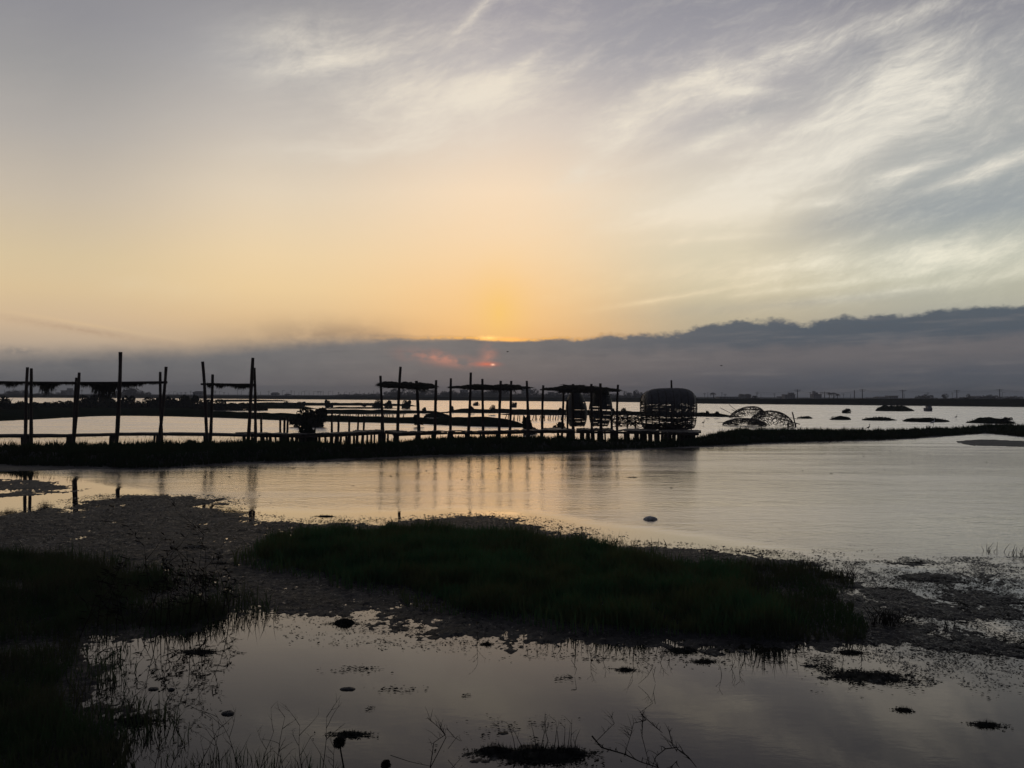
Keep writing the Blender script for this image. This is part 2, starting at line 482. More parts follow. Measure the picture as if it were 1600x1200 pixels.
# water
M_water = bpy.data.materials.new('pond_water'); M_water.use_nodes = True
ntw = M_water.node_tree; b = NB(ntw)
for n_ in list(ntw.nodes): ntw.nodes.remove(n_)
wgl = ntw.nodes.new('ShaderNodeBsdfGlossy'); wdf = ntw.nodes.new('ShaderNodeBsdfDiffuse'); wmx = ntw.nodes.new('ShaderNodeMixShader'); wot = ntw.nodes.new('ShaderNodeOutputMaterial')
wgl.inputs['Color'].default_value = (1, .96, .94, 1); wdf.inputs['Color'].default_value = (.010, .0095, .008, 1)
wfr = ntw.nodes.new('ShaderNodeFresnel'); wfr.inputs['IOR'].default_value = 1.333
wcv = b.ramp(wfr.outputs[0], [(0, .0), (.05, .05), (.14, .13), (.3, .38), (.45, .64), (.7, .84), (1, 1.0)])
b.link(wcv, wmx.inputs[0]); b.link(wdf.outputs[0], wmx.inputs[1]); b.link(wgl.outputs[0], wmx.inputs[2]); b.link(wmx.outputs[0], wot.inputs[0])
t = ntw.nodes.new('ShaderNodeTexCoord'); ob = t.outputs['Object']
sp = ntw.nodes.new('ShaderNodeSeparateXYZ'); b.link(ob, sp.inputs[0]); X, Y, Z = sp.outputs
lim = b.sub(b.m('MULTIPLY_ADD', b.m('MINIMUM', b.add(X, 5.0), 0.0), -.9, 16.1), b.mul(b.m('MAXIMUM', X, 0.0), 1.0))
lim = b.m('MAXIMUM', lim, 9.5)
wob = b.noise(b.comb(b.mul(X, .35), b.mul(Y, .35)), 1.0, 4, .55)
far_ = b.smooth(b.sub(b.add(Y, b.mul(b.sub(wob, .5), 1.6)), lim), -.3, .8)      # wind-ruffled beyond this line
pond = b.smooth(Y, 34, 52)                                                      # open ponds behind the dike
mp = ntw.nodes.new('ShaderNodeMapping'); b.link(ob, mp.inputs[0]); mp.inputs['Scale'].default_value = (.5, 1.0, 1)
r1 = b.noise(mp.outputs[0], 9.0, 3, .6)
r2 = b.noise(mp.outputs[0], 2.2, 4, .6)
mp2 = ntw.nodes.new('ShaderNodeMapping'); b.link(ob, mp2.inputs[0]); mp2.inputs['Scale'].default_value = (.35, 1.0, 1)
r3 = b.noise(mp2.outputs[0], .8, 5, .65)
patch = b.noise(b.comb(b.mul(X, .10), b.mul(Y, .5)), 1.0, 4, .6)
hgt = b.add(b.mul(r1, b.add(b.mul(far_, .0065), .0004)), b.mul(r2, b.m('MULTIPLY_ADD', far_, .0095, .0006)))
hgt = b.add(hgt, b.mul(b.mul(r3, pond), .10))
bn = ntw.nodes.new('ShaderNodeBump'); bn.inputs['Strength'].default_value = 1.0; bn.inputs['Distance'].default_value = 1.0
b.link(hgt, bn.inputs['Height']); b.link(bn.outputs[0], wgl.inputs['Normal'])
b.link(b.add(b.add(b.mul(far_, b.smooth(patch, .40, .60, .085, .17)), .015), b.mul(pond, .10)), wgl.inputs['Roughness'])


# ------------------------------------------------------------------ ground shape
def poly(px):
    return np.array([tuple(G(x, y))[:2] for x, y in px])


def sdist(Xa, Ya, pl):
    """signed distance to a polygon, positive inside"""
    n = len(pl); d2 = np.full(Xa.shape, 1e18); ins = np.zeros(Xa.shape, bool)
    for i in range(n):
        ax, ay = pl[i]; bx, by = pl[(i + 1) % n]
        ex, ey = bx - ax, by - ay
        wx, wy = Xa - ax, Ya - ay
        t = np.clip((wx * ex + wy * ey) / (ex * ex + ey * ey + 1e-12), 0, 1)
        d2 = np.minimum(d2, (wx - ex * t) ** 2 + (wy - ey * t) ** 2)
        c = (ay > Ya) != (by > Ya)
        if ey != 0: ins ^= c & (Xa < ex * (Ya - ay) / ey + ax)
    return np.where(ins, 1, -1) * np.sqrt(d2)


def sst(a, b_, x):
    t = np.clip((x - a) / (b_ - a), 0, 1); return t * t * (3 - 2 * t)


MUD_MAIN = poly([(-600, 812), (-200, 810), (0, 806), (60, 797), (110, 784), (165, 774), (240, 772), (300, 775), (345, 780), (352, 788), (300, 791), (340, 797), (385, 806), (440, 812), (500, 815), (540, 811),
                 (600, 814), (680, 809), (720, 805), (760, 806), (830, 813), (880, 823), (930, 836), (952, 850), (1050, 855), (1120, 860), (1200, 867), (1280, 876), (1312, 888), (1325, 900), (1340, 915),
                 (1365, 935), (1380, 952), (1430, 968), (1500, 985), (1600, 1000), (1900, 1030), (2200, 1060), (2200, 1100), (1900, 1075), (1600, 1043), (1480, 1034), (1400, 1026), (1330, 1016), (1250, 1016), (1100, 1022), (1000, 1018), (950, 1012), (860, 1006), (760, 1000),
                 (700, 1001), (600, 996), (520, 985), (500, 974), (450, 963), (400, 959), (350, 968), (300, 984), (200, 987), (130, 988), (112, 1010), (120, 1045), (100, 1080), (95, 1110), (160, 1118), (235, 1116), (242, 1126), (190, 1142), (150, 1150),
                 (190, 1190), (230, 1240), (500, 1290), (1700, 1330), (1700, 2400), (-800, 2400), (-800, 1000)])
MUD_LEFT = poly([(-600, 742), (-100, 744), (0, 746), (60, 748), (100, 756), (120, 761), (165, 767), (110, 772), (60, 776), (0, 779), (-300, 781), (-600, 783)])
MUD_P = [poly(p) for p in (
    [(1488, 689), (1530, 686), (1600, 689), (1800, 695), (1800, 704), (1600, 699), (1520, 697), (1500, 696)],
    [(0, 722), (-300, 722), (-300, 738), (0, 737), (90, 736), (200, 728), (120, 726)],
)]
BANK = poly([(-700, 880), (-200, 868), (0, 868), (90, 878), (170, 895), (260, 915), (320, 945), (345, 962), (290, 980), (130, 984), (105, 1005), (112, 1045), (90, 1080), (85, 1110), (120, 1150), (150, 1200), (220, 1300), (-200, 2200), (-700, 1600)])
ISLE = poly([(392, 862), (430, 848), (480, 842), (560, 838), (650, 836), (760, 838), (850, 846), (920, 858), (960, 872), (1050, 884), (1120, 893), (1160, 903), (1170, 925), (1200, 950), (1225, 972), (1215, 990), (1140, 998), (1060, 994), (960, 988), (870, 976),
             (790, 962), (720, 950), (660, 930), (560, 908), (450, 888), (400, 878)])
ISLE_E = poly([(1090, 884), (1180, 886), (1262, 892), (1316, 903), (1322, 915), (1285, 930), (1300, 955), (1325, 980), (1315, 998), (1270, 1002), (1200, 1003), (1140, 985), (1100, 930)])
dike_px = [(-500, 722), (-100, 724), (0, 727), (90, 731), (200, 733), (250, 732), (330, 727), (400, 723), (480, 721), (600, 716), (700, 712), (800, 709), (880, 706), (960, 703), (1060, 700), (1120, 697), (1200, 693), (1250, 691), (1400, 687), (1460, 683), (1500, 680), (1540, 677), (1600, 683), (1700, 690), (2000, 696)]
dike_top = {-500: 700, 0: 700, 250: 697, 400: 694, 560: 697, 640: 690, 700: 688, 800: 687, 880: 688, 900: 688.5, 980: 687.5, 1050: 686.5, 1085: 681, 1100: 676, 1120: 675, 1250: 674, 1350: 674.5, 1420: 671, 1500: 667.5, 1600: 663, 2000: 658}
dk = sorted(dike_top)
front = [tuple(G(x, y))[:2] for x, y in dike_px]
backp = []
for x in (2000, 1700, 1600, 1500, 1420, 1350, 1250, 1120, 1092, 1080, 1050, 980, 900, 880, 800, 700, 640, 560, 400, 250, 0, -500):
    p = G(x, float(np.interp(x, dk, [dike_top[k] for k in dk])), .30)
    L = math.hypot(p.x, p.y); backp.append((p.x + .9 * p.x / L, p.y + .9 * p.y / L))
DIKE = np.array(front + backp)

# sparse weed mats: (px, py, half-width px, half-height px, strength)
MATS = [(1458, 903, 55, 9, 1.2), (1560, 905, 70, 13, .85), (1420, 882, 30, 4, .9), (1560, 950, 95, 34, 1.05), (1385, 930, 65, 14, 1.1), (1450, 950, 75, 24, 1.0), (1360, 1058, 85, 18, 1.05), (1270, 1040, 65, 14, .9), (1560, 1012, 80, 24, 1.0), (1430, 985, 80, 22, 1.1), (1520, 878, 60, 5, .8), (1585, 890, 40, 8, .8),
        (820, 1150, 62, 20, .70), (835, 1180, 100, 22, .8), (1500, 925, 40, 10, .6), (1350, 945, 40, 30, .6), (560, 1047, 35, 5, .55), (620, 1080, 28, 5, .5), (700, 985, 60, 16, .4), (1000, 1008, 120, 8, .4), (760, 815, 80, 6, .5), (1150, 870, 90, 6, .6), (350, 795, 60, 10, .5)]
MATW = []
for (px, py, a, h, s) in MATS:
    c = G(px, py); e = G(px + a, py); f = G(px, py - h); g_ = G(px, py + h)
    MATW.append((c.x, (f.y + g_.y) / 2, e.x - c.x, (f.y - g_.y) / 2, s))


def masks(Xa, Ya):
    return sdist(Xa, Ya, MUD_MAIN), sdist(Xa, Ya, MUD_LEFT), [sdist(Xa, Ya, p) for p in MUD_P], sdist(Xa, Ya, BANK), sdist(Xa, Ya, ISLE), sdist(Xa, Ya, DIKE), sdist(Xa, Ya, ISLE_E)


def height(Xa, Ya, fine=True):
    mm, ml, mps, bk, isl, dke, ie = masks(Xa, Ya)
    nb = fbm(Xa * .9, Ya * .9, 4, 3); nm = fbm(Xa * 3.5, Ya * 3.0, 4, 9); nf = fbm(Xa * 22, Ya * 14, 3, 21)
    wob_ = nb * .28 + nm * .10
    base = np.full(Xa.shape, -.20)
    h = base
    for s_, hi, wd in ((mm + wob_, .013, .60), (ml + wob_, .010, .7)):
        h = np.maximum(h, -.03 + (hi + .03) * sst(-wd, wd, s_))
    for s_ in mps:
        h = np.maximum(h, -.06 + .075 * sst(-.5, .5, s_ + wob_ * .5))
    for (cx, cy, a, b_, s) in MATW:
        r = ((Xa - cx) / a) ** 2 + ((Ya - cy) / b_) ** 2
        h = np.maximum(h, -.03 + .036 * s * np.exp(-r * .6))
    h = np.where(h > -.06, h + nm * .012 + nf * .014 + nb * .014, h)
    h = np.maximum(h, np.where(bk > -.4, .01 + .22 * sst(-.2, 2.2, bk + wob_ * .5) + nm * .02 + nf * .015 - .05 * sst(0, -.4, bk), -.2))
    h = np.maximum(h, np.where(isl > -.3, .015 + .08 * sst(-.1, .8, isl) + nm * .02 + nf * .01 - .05 * sst(0, -.3, isl), -.2))
    dw = dke + nb * .12 + nm * .06
    h = np.maximum(h, np.where(dw > -.6, -.04 + .06 * sst(-.6, .1, dw) + .30 * sst(.35, 1.5, dw) + nm * .03 + nf * .012, -.2))
    return h


rows = list(1.0 / np.linspace(1 / 4.4, 1 / 80.0, 800))
Dr = np.array([-10, -7, -4, -2, -.5, .6, 1.4, 2.0, 2.6, 3.2, 3.7, 4.1] + rows)
Sr = np.linspace(-.98, .98, 1000)
DD, SS = np.meshgrid(Dr, Sr, indexing='ij')
XX = SS * np.maximum(np.abs(DD), 5.0); YY = DD
ZZ = height(XX, YY)
nr, nc = XX.shape
V = np.stack([XX, YY, ZZ], -1).reshape(-1, 3)
ii = (np.arange(nr - 1)[:, None] * nc + np.arange(nc - 1)[None, :]).ravel()
Q = np.stack([ii, ii + 1, ii + nc + 1, ii + nc], -1)
zq = ZZ.ravel()[Q].max(1)
Q = Q[zq > -.19]                       # open water needs no relief, the pond bed lies below
g = link('mud_ground', big('mud_ground', V, Q, None, M_mud, True), None)
tag(g, kind='structure')

me = bpy.data.meshes.new('ground'); S = 1500
me.from_pydata([(-S, -S, -.6), (S, -S, -.6), (S, S, -.6), (-S, S, -.6)], [], [(0, 1, 2, 3)])
tag(link('ground', me, M_bed), kind='structure')
me = bpy.data.meshes.new('water'); S = 1498
me.from_pydata([(-S, -S, 0), (S, -S, 0), (S, S, 0), (-S, S, 0)], [], [(0, 1, 2, 3)])
tag(link('water', me, M_water), kind='structure')


# ------------------------------------------------------------------ grass
def blades(name, pts, hmin, hmax, width, mat, lean=.35, label=None, cat=None):
    n = len(pts); pts = np.asarray(pts)
    tuft = np.clip(fbm(pts[:, 0] * 3.2, pts[:, 1] * 3.2, 3, 77) * 1.1 + 1.0, .35, 1.7)
    h = rng.uniform(hmin, hmax, n) * rng.uniform(.6, 1.1, n) * tuft; a = rng.uniform(0, 2 * PI, n); l = rng.uniform(.05, lean, n)
    wd = width * rng.uniform(.6, 1.3, n) * .5
    fa = rng.uniform(-.9, .9, n)
    side = np.stack([np.cos(fa), np.sin(fa), np.zeros(n)], -1) * wd[:, None]
    lv = np.stack([np.cos(a) * l * h, np.sin(a) * l * h, np.zeros(n)], -1)
    up = np.zeros((n, 3)); up[:, 2] = h
    p = np.asarray(pts)
    m = p + up * .55 + lv * .35
    tip = p + up * (1 - l[:, None] * .3) + lv
    V = np.stack([p - side, p + side, m + side * .75, m - side * .75, tip], 1).reshape(-1, 3)
    k = np.arange(n) * 5
    o = link(name, big(name, V, np.stack([k, k + 1, k + 2, k + 3], -1), np.stack([k + 3, k + 2, k + 4], -1), mat), None)
    if label: tag(o, label, cat, kind='stuff')
    return o


def scatter(pl, n, inner=0.0, clump=.0, seed=5):
    mn = pl.min(0); mx = pl.max(0); out = []; tot = 0
    while tot < n:
        x = rng.uniform(mn[0], mx[0], n * 3); y = rng.uniform(mn[1], mx[1], n * 3)
        k = sdist(x, y, pl) > inner + fbm(x * 1.6, y * 1.6, 3, seed) * .18
        if clump: k &= fbm(x * 1.1, y * 1.1, 3, seed + 7) > rng.uniform(-.5, clump, len(x))
        out.append(np.stack([x[k], y[k]], -1)); tot += k.sum()
    p = np.concatenate(out)[:n]
    return np.concatenate([p, height(p[:, 0], p[:, 1])[:, None] - .01], 1)


p = np.concatenate([scatter(ISLE, 60000, .02), scatter(ISLE, 7000, -.32, .15)])
blades('grass', p, .09, .24, .011, M_grass, .4, 'dense dark green grass covering the low island in the foreground mud', 'grass')
p = np.concatenate([scatter(ISLE_E, 9000, -.15, .0)])
blades('grass', p, .04, .14, .009, M_grass2, .5, 'thin scrubby grass at the right tip of the foreground island', 'grass')
bk2 = poly([(-300, 868), (0, 868), (90, 878), (170, 895), (260, 915), (320, 945), (345, 962), (290, 980), (130, 984), (105, 1005), (112, 1045), (90, 1080), (85, 1110), (120, 1150), (170, 1150), (205, 1200), (260, 1290), (-200, 1290)])
p = np.concatenate([scatter(bk2, 40000, .0, .1), scatter(bk2, 9000, -.45, .05)])
blades('grass', p, .05, .22, .008, M_grass2, .5, 'ragged dark grass over the left foreground bank', 'grass')
p = scatter(poly([(100, 1120), (180, 1150), (300, 1180), (420, 1190), (500, 1210), (560, 1290), (100, 1290)]), 1500, -.1, .0)
blades('grass', p, .03, .12, .005, M_grass2, .5, 'sparse thin grass stems along the bottom left edge', 'grass')
pd = DIKE[(DIKE[:, 0] > -40)]
mnx = -26
xs = rng.uniform(-26, 32, 900000); ys = rng.uniform(20, 60, 900000)
dd = sdist(xs, ys, DIKE)
k = (dd > .12 + fbm(xs * .8, ys * .8, 3, 2) * .22) & (np.abs(xs) < ys * .72)
xs, ys = xs[k][:110000], ys[k][:110000]
p = np.stack([xs, ys, height(xs, ys) - .02], -1)
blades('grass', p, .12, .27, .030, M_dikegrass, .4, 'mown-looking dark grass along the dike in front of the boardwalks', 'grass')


# ------------------------------------------------------------------ far dikes and land
def bank(name, pts, widths, hs, mat=M_dike, step=.8, label=None, jag=.10, taper=True, ret=False):
    """a raised earth strip: pts = (px, near waterline py); widths and heights in metres along it"""
    pts3 = [G(x, y) for x, y in pts]
    if not hasattr(widths, '__len__'): widths = [widths] * len(pts)
    if not hasattr(hs, '__len__'): hs = [hs] * len(pts)
    L = [0]
    for i in range(1, len(pts3)): L.append(L[-1] + (pts3[i] - pts3[i - 1]).length)
    n = max(8, int(L[-1] / step))
    s = np.linspace(0, L[-1], n)
    x = np.interp(s, L, [q.x for q in pts3]); y = np.interp(s, L, [q.y for q in pts3])
    wv_ = np.interp(s, L, widths); hv = np.interp(s, L, hs)
    if taper:
        e = np.minimum(s, L[-1] - s); hv = hv * sst(-.2, min(3.0, L[-1] * .3), e); wv_ = wv_ * (.15 + .85 * sst(0, min(3.0, L[-1] * .3), e))
    dlen = np.hypot(x, y); ux, uy = x / dlen, y / dlen
    prof = [(-.01, -.35), (.0, -.05), (.06, .35), (.18, .80), (.35, .97), (.55, 1.0), (.75, .95), (.92, .6), (1.0, -.3)]
    sd_ = random.randint(0, 999)
    V = []
    for (t_, z_) in prof:
        jx = fbm(s * .7, s * 0 + t_ * 9 + sd_, 3, 4) * .25
        xx = x + ux * (t_ * wv_ + jx); yy = y + uy * (t_ * wv_ + jx)
        zz = hv * z_ + (fbm(s * .9 + sd_, s * 0 + t_ * 5, 4, 8) * jag + np.abs(fbm(s * 3.1 + sd_, s * 0 + t_ * 5, 2, 18)) * jag * .6) * (z_ > .2)
        if z_ < 0: zz = np.full_like(s, z_ * .8)
        V.append(np.stack([xx, yy, zz], -1))
    V = np.stack(V, 0); m_, n_ = V.shape[:2]
    i2 = (np.arange(m_ - 1)[:, None] * n_ + np.arange(n_ - 1)[None, :]).ravel()
    me = big(name, V.reshape(-1, 3), np.stack([i2, i2 + 1, i2 + n_ + 1, i2 + n_], -1), None, mat, False)
    o = link(name, me, None)
    tag(o, kind='structure')
    return o


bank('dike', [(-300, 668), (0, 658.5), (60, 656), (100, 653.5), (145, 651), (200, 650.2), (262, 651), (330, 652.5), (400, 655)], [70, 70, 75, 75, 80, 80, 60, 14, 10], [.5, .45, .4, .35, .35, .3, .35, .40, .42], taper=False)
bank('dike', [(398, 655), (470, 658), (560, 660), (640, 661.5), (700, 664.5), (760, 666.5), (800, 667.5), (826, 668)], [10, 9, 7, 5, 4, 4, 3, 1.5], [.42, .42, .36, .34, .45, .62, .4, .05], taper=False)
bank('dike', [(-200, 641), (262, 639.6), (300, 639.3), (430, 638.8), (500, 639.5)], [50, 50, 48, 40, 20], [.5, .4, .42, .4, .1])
bank('dike', [(380, 634), (450, 634), (560, 633.8), (655, 635)], [12, 12, 12, 8], [.55, .5, .45, .3])
bank('dike', [(470, 646.5), (560, 646.5), (640, 646), (700, 645.5)], [5, 4.5, 3.5, 3], [.42, .38, .34, .22])
bank('dike', [(688, 645), (720, 645.2), (780, 645.5), (850, 646.5), (950, 648), (1050, 650), (1100, 651), (1160, 652)], [5, 4, 4, 5, 4, 3, 3, 2], [.45, .45, .42, .45, .4, .38, .36, .3])
bank('dike', [(780, 648), (830, 648.5), (890, 649), (940, 649)], [2.5, 3, 3, 2], [.22, .25, .22, .1])
bank('dike', [(500, 638.6), (560, 638.6), (625, 638.6)], [4, 4, 3], [.22, .22, .15])
bank('dike', [(330, 628), (400, 627.2), (455, 627)], [20, 20, 12], [.5, .4, .2])
# long hazy embankment on the far side of the water
bank('embankment', [(-500, 619.5), (0, 621.2), (200, 622), (440, 623.7), (700, 625.6), (1000, 628.3), (1100, 630.6), (1350, 633), (1600, 635.8), (2200, 643)], 9, [1.2, 1.25, 1.25, 1.25, 1.3, 1.35, 1.35, 1.6, 1.75, 1.9], step=1.5, jag=.16, taper=False)
me = bpy.data.meshes.new('far_land')
fl = [G(x, y - .5) for x, y in ((-500, 619.5), (0, 621.2), (440, 623.7), (700, 625.6), (1000, 628.3), (1100, 630.6), (1600, 635.8), (2200, 643))]
fv = [(q.x, q.y + 8, .35) for q in fl] + [(1400, 300, .35), (1400, 1450, .35), (-1400, 1450, .35), (-1400, 500, .35)]
me.from_pydata(fv, [], [tuple(range(len(fv)))])
tag(link('far_land', me, M_dike), kind='structure')


# islets in the right-hand pond
def islet(x0, x1, ytop, ybase, label, mat=M_dike, bumps=0, group=None, name='islet'):
    a, c = G(x0, ybase), G(x1, ybase); mid = (a + c) / 2
    h = (ybase - ytop) / F * mid.y * .8; wx = (c.x - a.x) / 2; wy = min(wx * .8, 2.2)
    nu, nv = 40, 14; V = []; Fc = []
    sd_ = random.random() * 99
    for j in range(nv):
        r = 1 - j / (nv - 1)
        for i in range(nu):
            an = 2 * PI * i / nu
            rr = r * (1 + .32 * float(fbm(np.array(math.cos(an) * 2 + sd_), np.array(math.sin(an) * 2), 3)))
            z = h * (1 - r ** 2.8) ** .8 * (1 + .7 * float(fbm(np.array(r * math.cos(an) * 2.2 + sd_), np.array(r * math.sin(an)), 3, 5))) + .06 * h * random.uniform(-1, 1) * (r < .98) - (.15 if r == 1 else 0)
            V.append((rr * wx * math.cos(an), rr * wy * math.sin(an) + wy, z))
    for j in range(nv - 1):
        for i in range(nu):
            i2 = (i + 1) % nu
            Fc.append((j * nu + i, j * nu + i2, (j + 1) * nu + i2, (j + 1) * nu + i))
    mb = MB(); mb.add(V, Fc)
    # grass fringe
    for q in range(int(60 * wx)):
        r = math.sqrt(random.random()) * .97; an = random.random() * 2 * PI
        z = h * (1 - r ** 4) ** .8
        x_, y_ = r * wx * math.cos(an), r * wy * math.sin(an) + wy
        t_ = random.uniform(.08, .30) * min(1.5, h * 1.5)
        mb.add([(x_ - .02, y_, z - .03), (x_ + .02, y_, z - .03), (x_ + random.uniform(-.06, .06), y_, z + t_)], [(0, 1, 2)])
    return tag(link(name, mb.mesh(name), mat, None, (mid.x, mid.y, 0)), label, 'islet', group)


g_ = 'low grassy islets in the right-hand pond'
islet(1249, 1273, 650, 654.2, 'smallest low dark islet, just right of the collapsed bamboo domes', group=g_)
islet(1302, 1334, 650, 656.2, 'low flat islet in front of the moored bush-covered hut', group=g_)
islet(1357, 1406, 651, 657.4, 'low islet with a small hump of debris, second widest of the row', group=g_)
islet(1426, 1494, 652.8, 659.8, 'widest low flat islet in the row across the right pond', group=g_)
islet(1531, 1600, 654, 662, 'low islet with bushes joining the dike at the right edge', group=g_)
islet(659, 703, 644, 652.8, 'smooth lens-shaped mound standing in the water behind the thatched frames', group='humped mounds')


# ------------------------------------------------------------------ foliage
def leafcloud(n, rx, ry, rz, leaf, lobes=7, seed=0, flat=0.0):
    r = np.random.default_rng(seed)
    cx = r.normal(0, .42, (lobes, 3)); cx[:, 2] = r.uniform(.0, .72, lobes); cx[:2, :2] *= .25; cx[0, 2] = .12; cx[1, 2] = .4; sz = r.uniform(.24, .5, lobes); sz[:2] = .55
    k = r.integers(0, lobes, n)
    d = r.normal(0, 1, (n, 3)); d /= np.linalg.norm(d, axis=1)[:, None]
    p = cx[k] + d * (sz[k] * r.uniform(.55, 1.05, n) ** .5)[:, None] * np.array([1, 1, .75])
    p[:, 2] = np.abs(p[:, 2])
    p = p * np.array([rx, ry, rz])
    u = r.normal(0, 1, (n, 3)); u /= np.linalg.norm(u, axis=1)[:, None]
    v = np.cross(u, r.normal(0, 1, (n, 3))); v /= np.linalg.norm(v, axis=1)[:, None]
    L = leaf * r.uniform(.6, 1.4, n)[:, None]
    V = np.stack([p - u * L, p + v * L * .45, p + u * L, p - v * L * .45], 1).reshape(-1, 3)
    q = np.arange(n) * 4
    return V, np.stack([q, q + 1, q + 2, q + 3], -1)


BUSHM = {}


def crown_mesh(key, n, rx, ry, rz, leaf, lobes, mat):
    if key not in BUSHM:
        V, Qd = leafcloud(n, rx, ry, rz, leaf, lobes, zlib.crc32(repr(key).encode()) % 1000)
        BUSHM[key] = big('crown', V, Qd, None, mat)
    return BUSHM[key]


def bush(px, ybase, hw_px, h_px, label, z=0.0, key=1, name='bush', cat='bush', group=None, mat=M_leaf, D=None, trunk=.3, leaf=.05, n=900, sink=.0):
    """a shrub: crown of leaf-sized faces over a few stems"""
    if D is None: g0 = G(px, ybase, z)
    else: g0 = P(px, ybase, D)
    s_x = hw_px / F * g0.y; s_z = h_px / F * g0.y
    root = empty(name, (g0.x, g0.y, z if D is None else g0.z), label, cat, group)
    me = crown_mesh((key, mat.name, round(leaf / max(s_x, .01), 1)), n, 1, 1, 1, leaf / max(s_x, .01), 7 + key % 4 + (9 if hw_px > 25 else 0), mat)
    c = bpy.data.objects.new('crown', me); col.objects.link(c); c.parent = root
    c.scale = (s_x * .85, s_x * .7, s_z * 1.05); c.location = (0, 0, -.18 * s_z)
    mb = MB()
    for i in range(4):
        a = random.random() * 2 * PI
        mb.tube([(0.05 * math.cos(a) * s_x, .05 * s_x, -.05), (.2 * s_x * math.cos(a), .2 * s_x * math.sin(a), s_z * .35), (.45 * s_x * math.cos(a), .4 * s_x * math.sin(a), s_z * .75)], [.035 * s_x + .01, .02 * s_x + .006, .008], 5)
    link('trunk', mb.mesh('trunk'), M_twig, root)
    return root


# bushes over the left land
lb = [(6, 641, 22, 22, 'bulky dark bush block at the left edge of the picture, tallest on the land'), (-30, 643, 30, 26, None), (38, 640, 14, 14, 'low bush right beside the leftmost bush block'),
      (60, 637, 14, 10, 'rounded low bush behind the first pair of posts'), (95, 637, 17, 13, 'wide bush between the paired posts and the leaning post'), (78, 636, 12, 9, 'small bush filling the gap left of the wide bush'),
      (140, 637, 12, 20, 'spiky dark bush just right of the leaning post'), (165, 636, 14, 21, 'tall spiky bush left of the tallest left post'), (178, 637, 13, 14, 'dense bush directly behind the tallest left post'), (197, 637, 13, 21, 'tall bush right of the tallest left post'),
      (215, 637, 12, 12, 'lower bush between the tallest post and the crossed posts'), (243, 637, 14, 17, 'bush at the foot of the crossed posts'), (268, 637, 14, 18, 'bush right of the crossed posts'), (293, 637, 15, 20, 'highest bush between the two left frames'),
      (318, 637, 12, 15, 'bush behind the leaning post of the small left frame'), (345, 637, 14, 14, 'reddish scrub beneath the short thatched bar'), (372, 637, 12, 9, 'low scrub below the right half of the short bar'), (398, 637, 14, 9, 'low scrub beyond the right pair of posts')]
for i, (x, yb, hw, hp, lab) in enumerate(lb):
    if lab is None: continue
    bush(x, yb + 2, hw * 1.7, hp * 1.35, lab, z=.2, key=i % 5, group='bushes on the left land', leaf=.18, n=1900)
for x, yb, hw, hp, lab in [(447, 633, 9, 8, 'round bush near the left end of the far thin dike'), (472, 634, 10, 8, 'low bush on the far thin dike behind the mangrove'), (513, 634, 7, 11, 'small round bush standing alone on the far thin dike'), (570, 634, 5, 5, 'tiny bush on the far dike left of the slanted post'),
                           (590, 635, 10, 14, 'block-shaped bush behind the slanted post'), (607, 635, 9, 12, 'bush between the slanted post and the tall central post'), (637, 636, 10, 13, 'rounded bush right of the tall central post')]:
    bush(x, yb, hw, hp, lab, z=.3, key=random.randint(0, 4), group='bushes on the far thin dikes', leaf=.14, n=700)
for x, yb, hw, hp, lab in [(744, 633.5, 7, 8, 'small leafy bush hovering over the open water left of the second frame post'), (738, 641.5, 6, 8, 'small bush on the dike behind the tallest post of the long frame'), (770, 643, 9, 13, 'wide bush on the dike between the middle posts of the long frame'),
                           (804, 636, 7, 9, 'bush standing in open water near the fifth post of the long frame'), (706, 640, 5, 7, 'tiny bush at the foot of the first post of the long frame'), (663, 641, 5, 6, 'tiny bush in the water left of the lens-shaped mound'),
                           (878, 645, 7, 9, 'spiky bush behind the post beside the small cages'), (974, 645, 8, 11, 'spreading bush between the frame end post and the large cage'), (958, 645, 6, 9, 'bush hugging the right side of the small cages'),
                           (1105, 647.5, 2.5, 6, 'very small shrub on the dike right of the large cage'), (1120, 647.5, 6, 6, 'low shrub on the dike left of the collapsed domes')]:
    bush(x, yb, hw, hp, lab, z=.05 if yb < 640 else .35, key=random.randint(0, 4), group='bushes behind the middle frames', leaf=.09, n=500)
bush(653, 660, 9, 14, 'broad leafy shrub at the foot of the third frame post', z=.3, key=2, group='shrubs near the boardwalk', leaf=.09, n=500)
bush(1322, 645.5, 10, 9, 'bushy heap over a small moored hut left of the large mound', z=.0, key=3, leaf=.10, n=900, group='bushes in the right pond')
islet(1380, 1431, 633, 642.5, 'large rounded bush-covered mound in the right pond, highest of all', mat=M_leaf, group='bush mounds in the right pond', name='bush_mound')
bush(1571, 660, 15, 11, 'bush clump growing on the rightmost islet', z=.25, key=4, leaf=.07, n=1500, group='bushes in the right pond')
# shrubs by the boardwalk: large readable leaves
bush(826, 675, 13, 27, 'broad-leaved mangrove shrub between the long frame and the cage frame', z=.1, key=2, group='shrubs near the boardwalk', leaf=.11, n=230)
bush(874, 672, 15, 16, 'low spreading mangrove shrub left of the small cages', z=.3, key=0, group='shrubs near the boardwalk', leaf=.09, n=420)
bush(484, 696, 24, 44, 'broad-leaved mangrove growing through the boardwalk', z=.05, key=3, group='shrubs near the boardwalk', leaf=.10, n=330)
bush(492, 661, 34, 29, 'large dark mangrove thicket behind the boardwalk', z=.25, key=1, group='shrubs near the boardwalk', leaf=.13, n=1300)
bush(462, 661, 14, 12, 'small thicket left of the large mangrove thicket', z=.25, key=4, group='shrubs near the boardwalk', leaf=.09, n=500)
bush(302, 694, 10, 8, 'small leafy weed on the dike under the log rail', z=.25, key=2, group='shrubs near the boardwalk', leaf=.05, n=120)

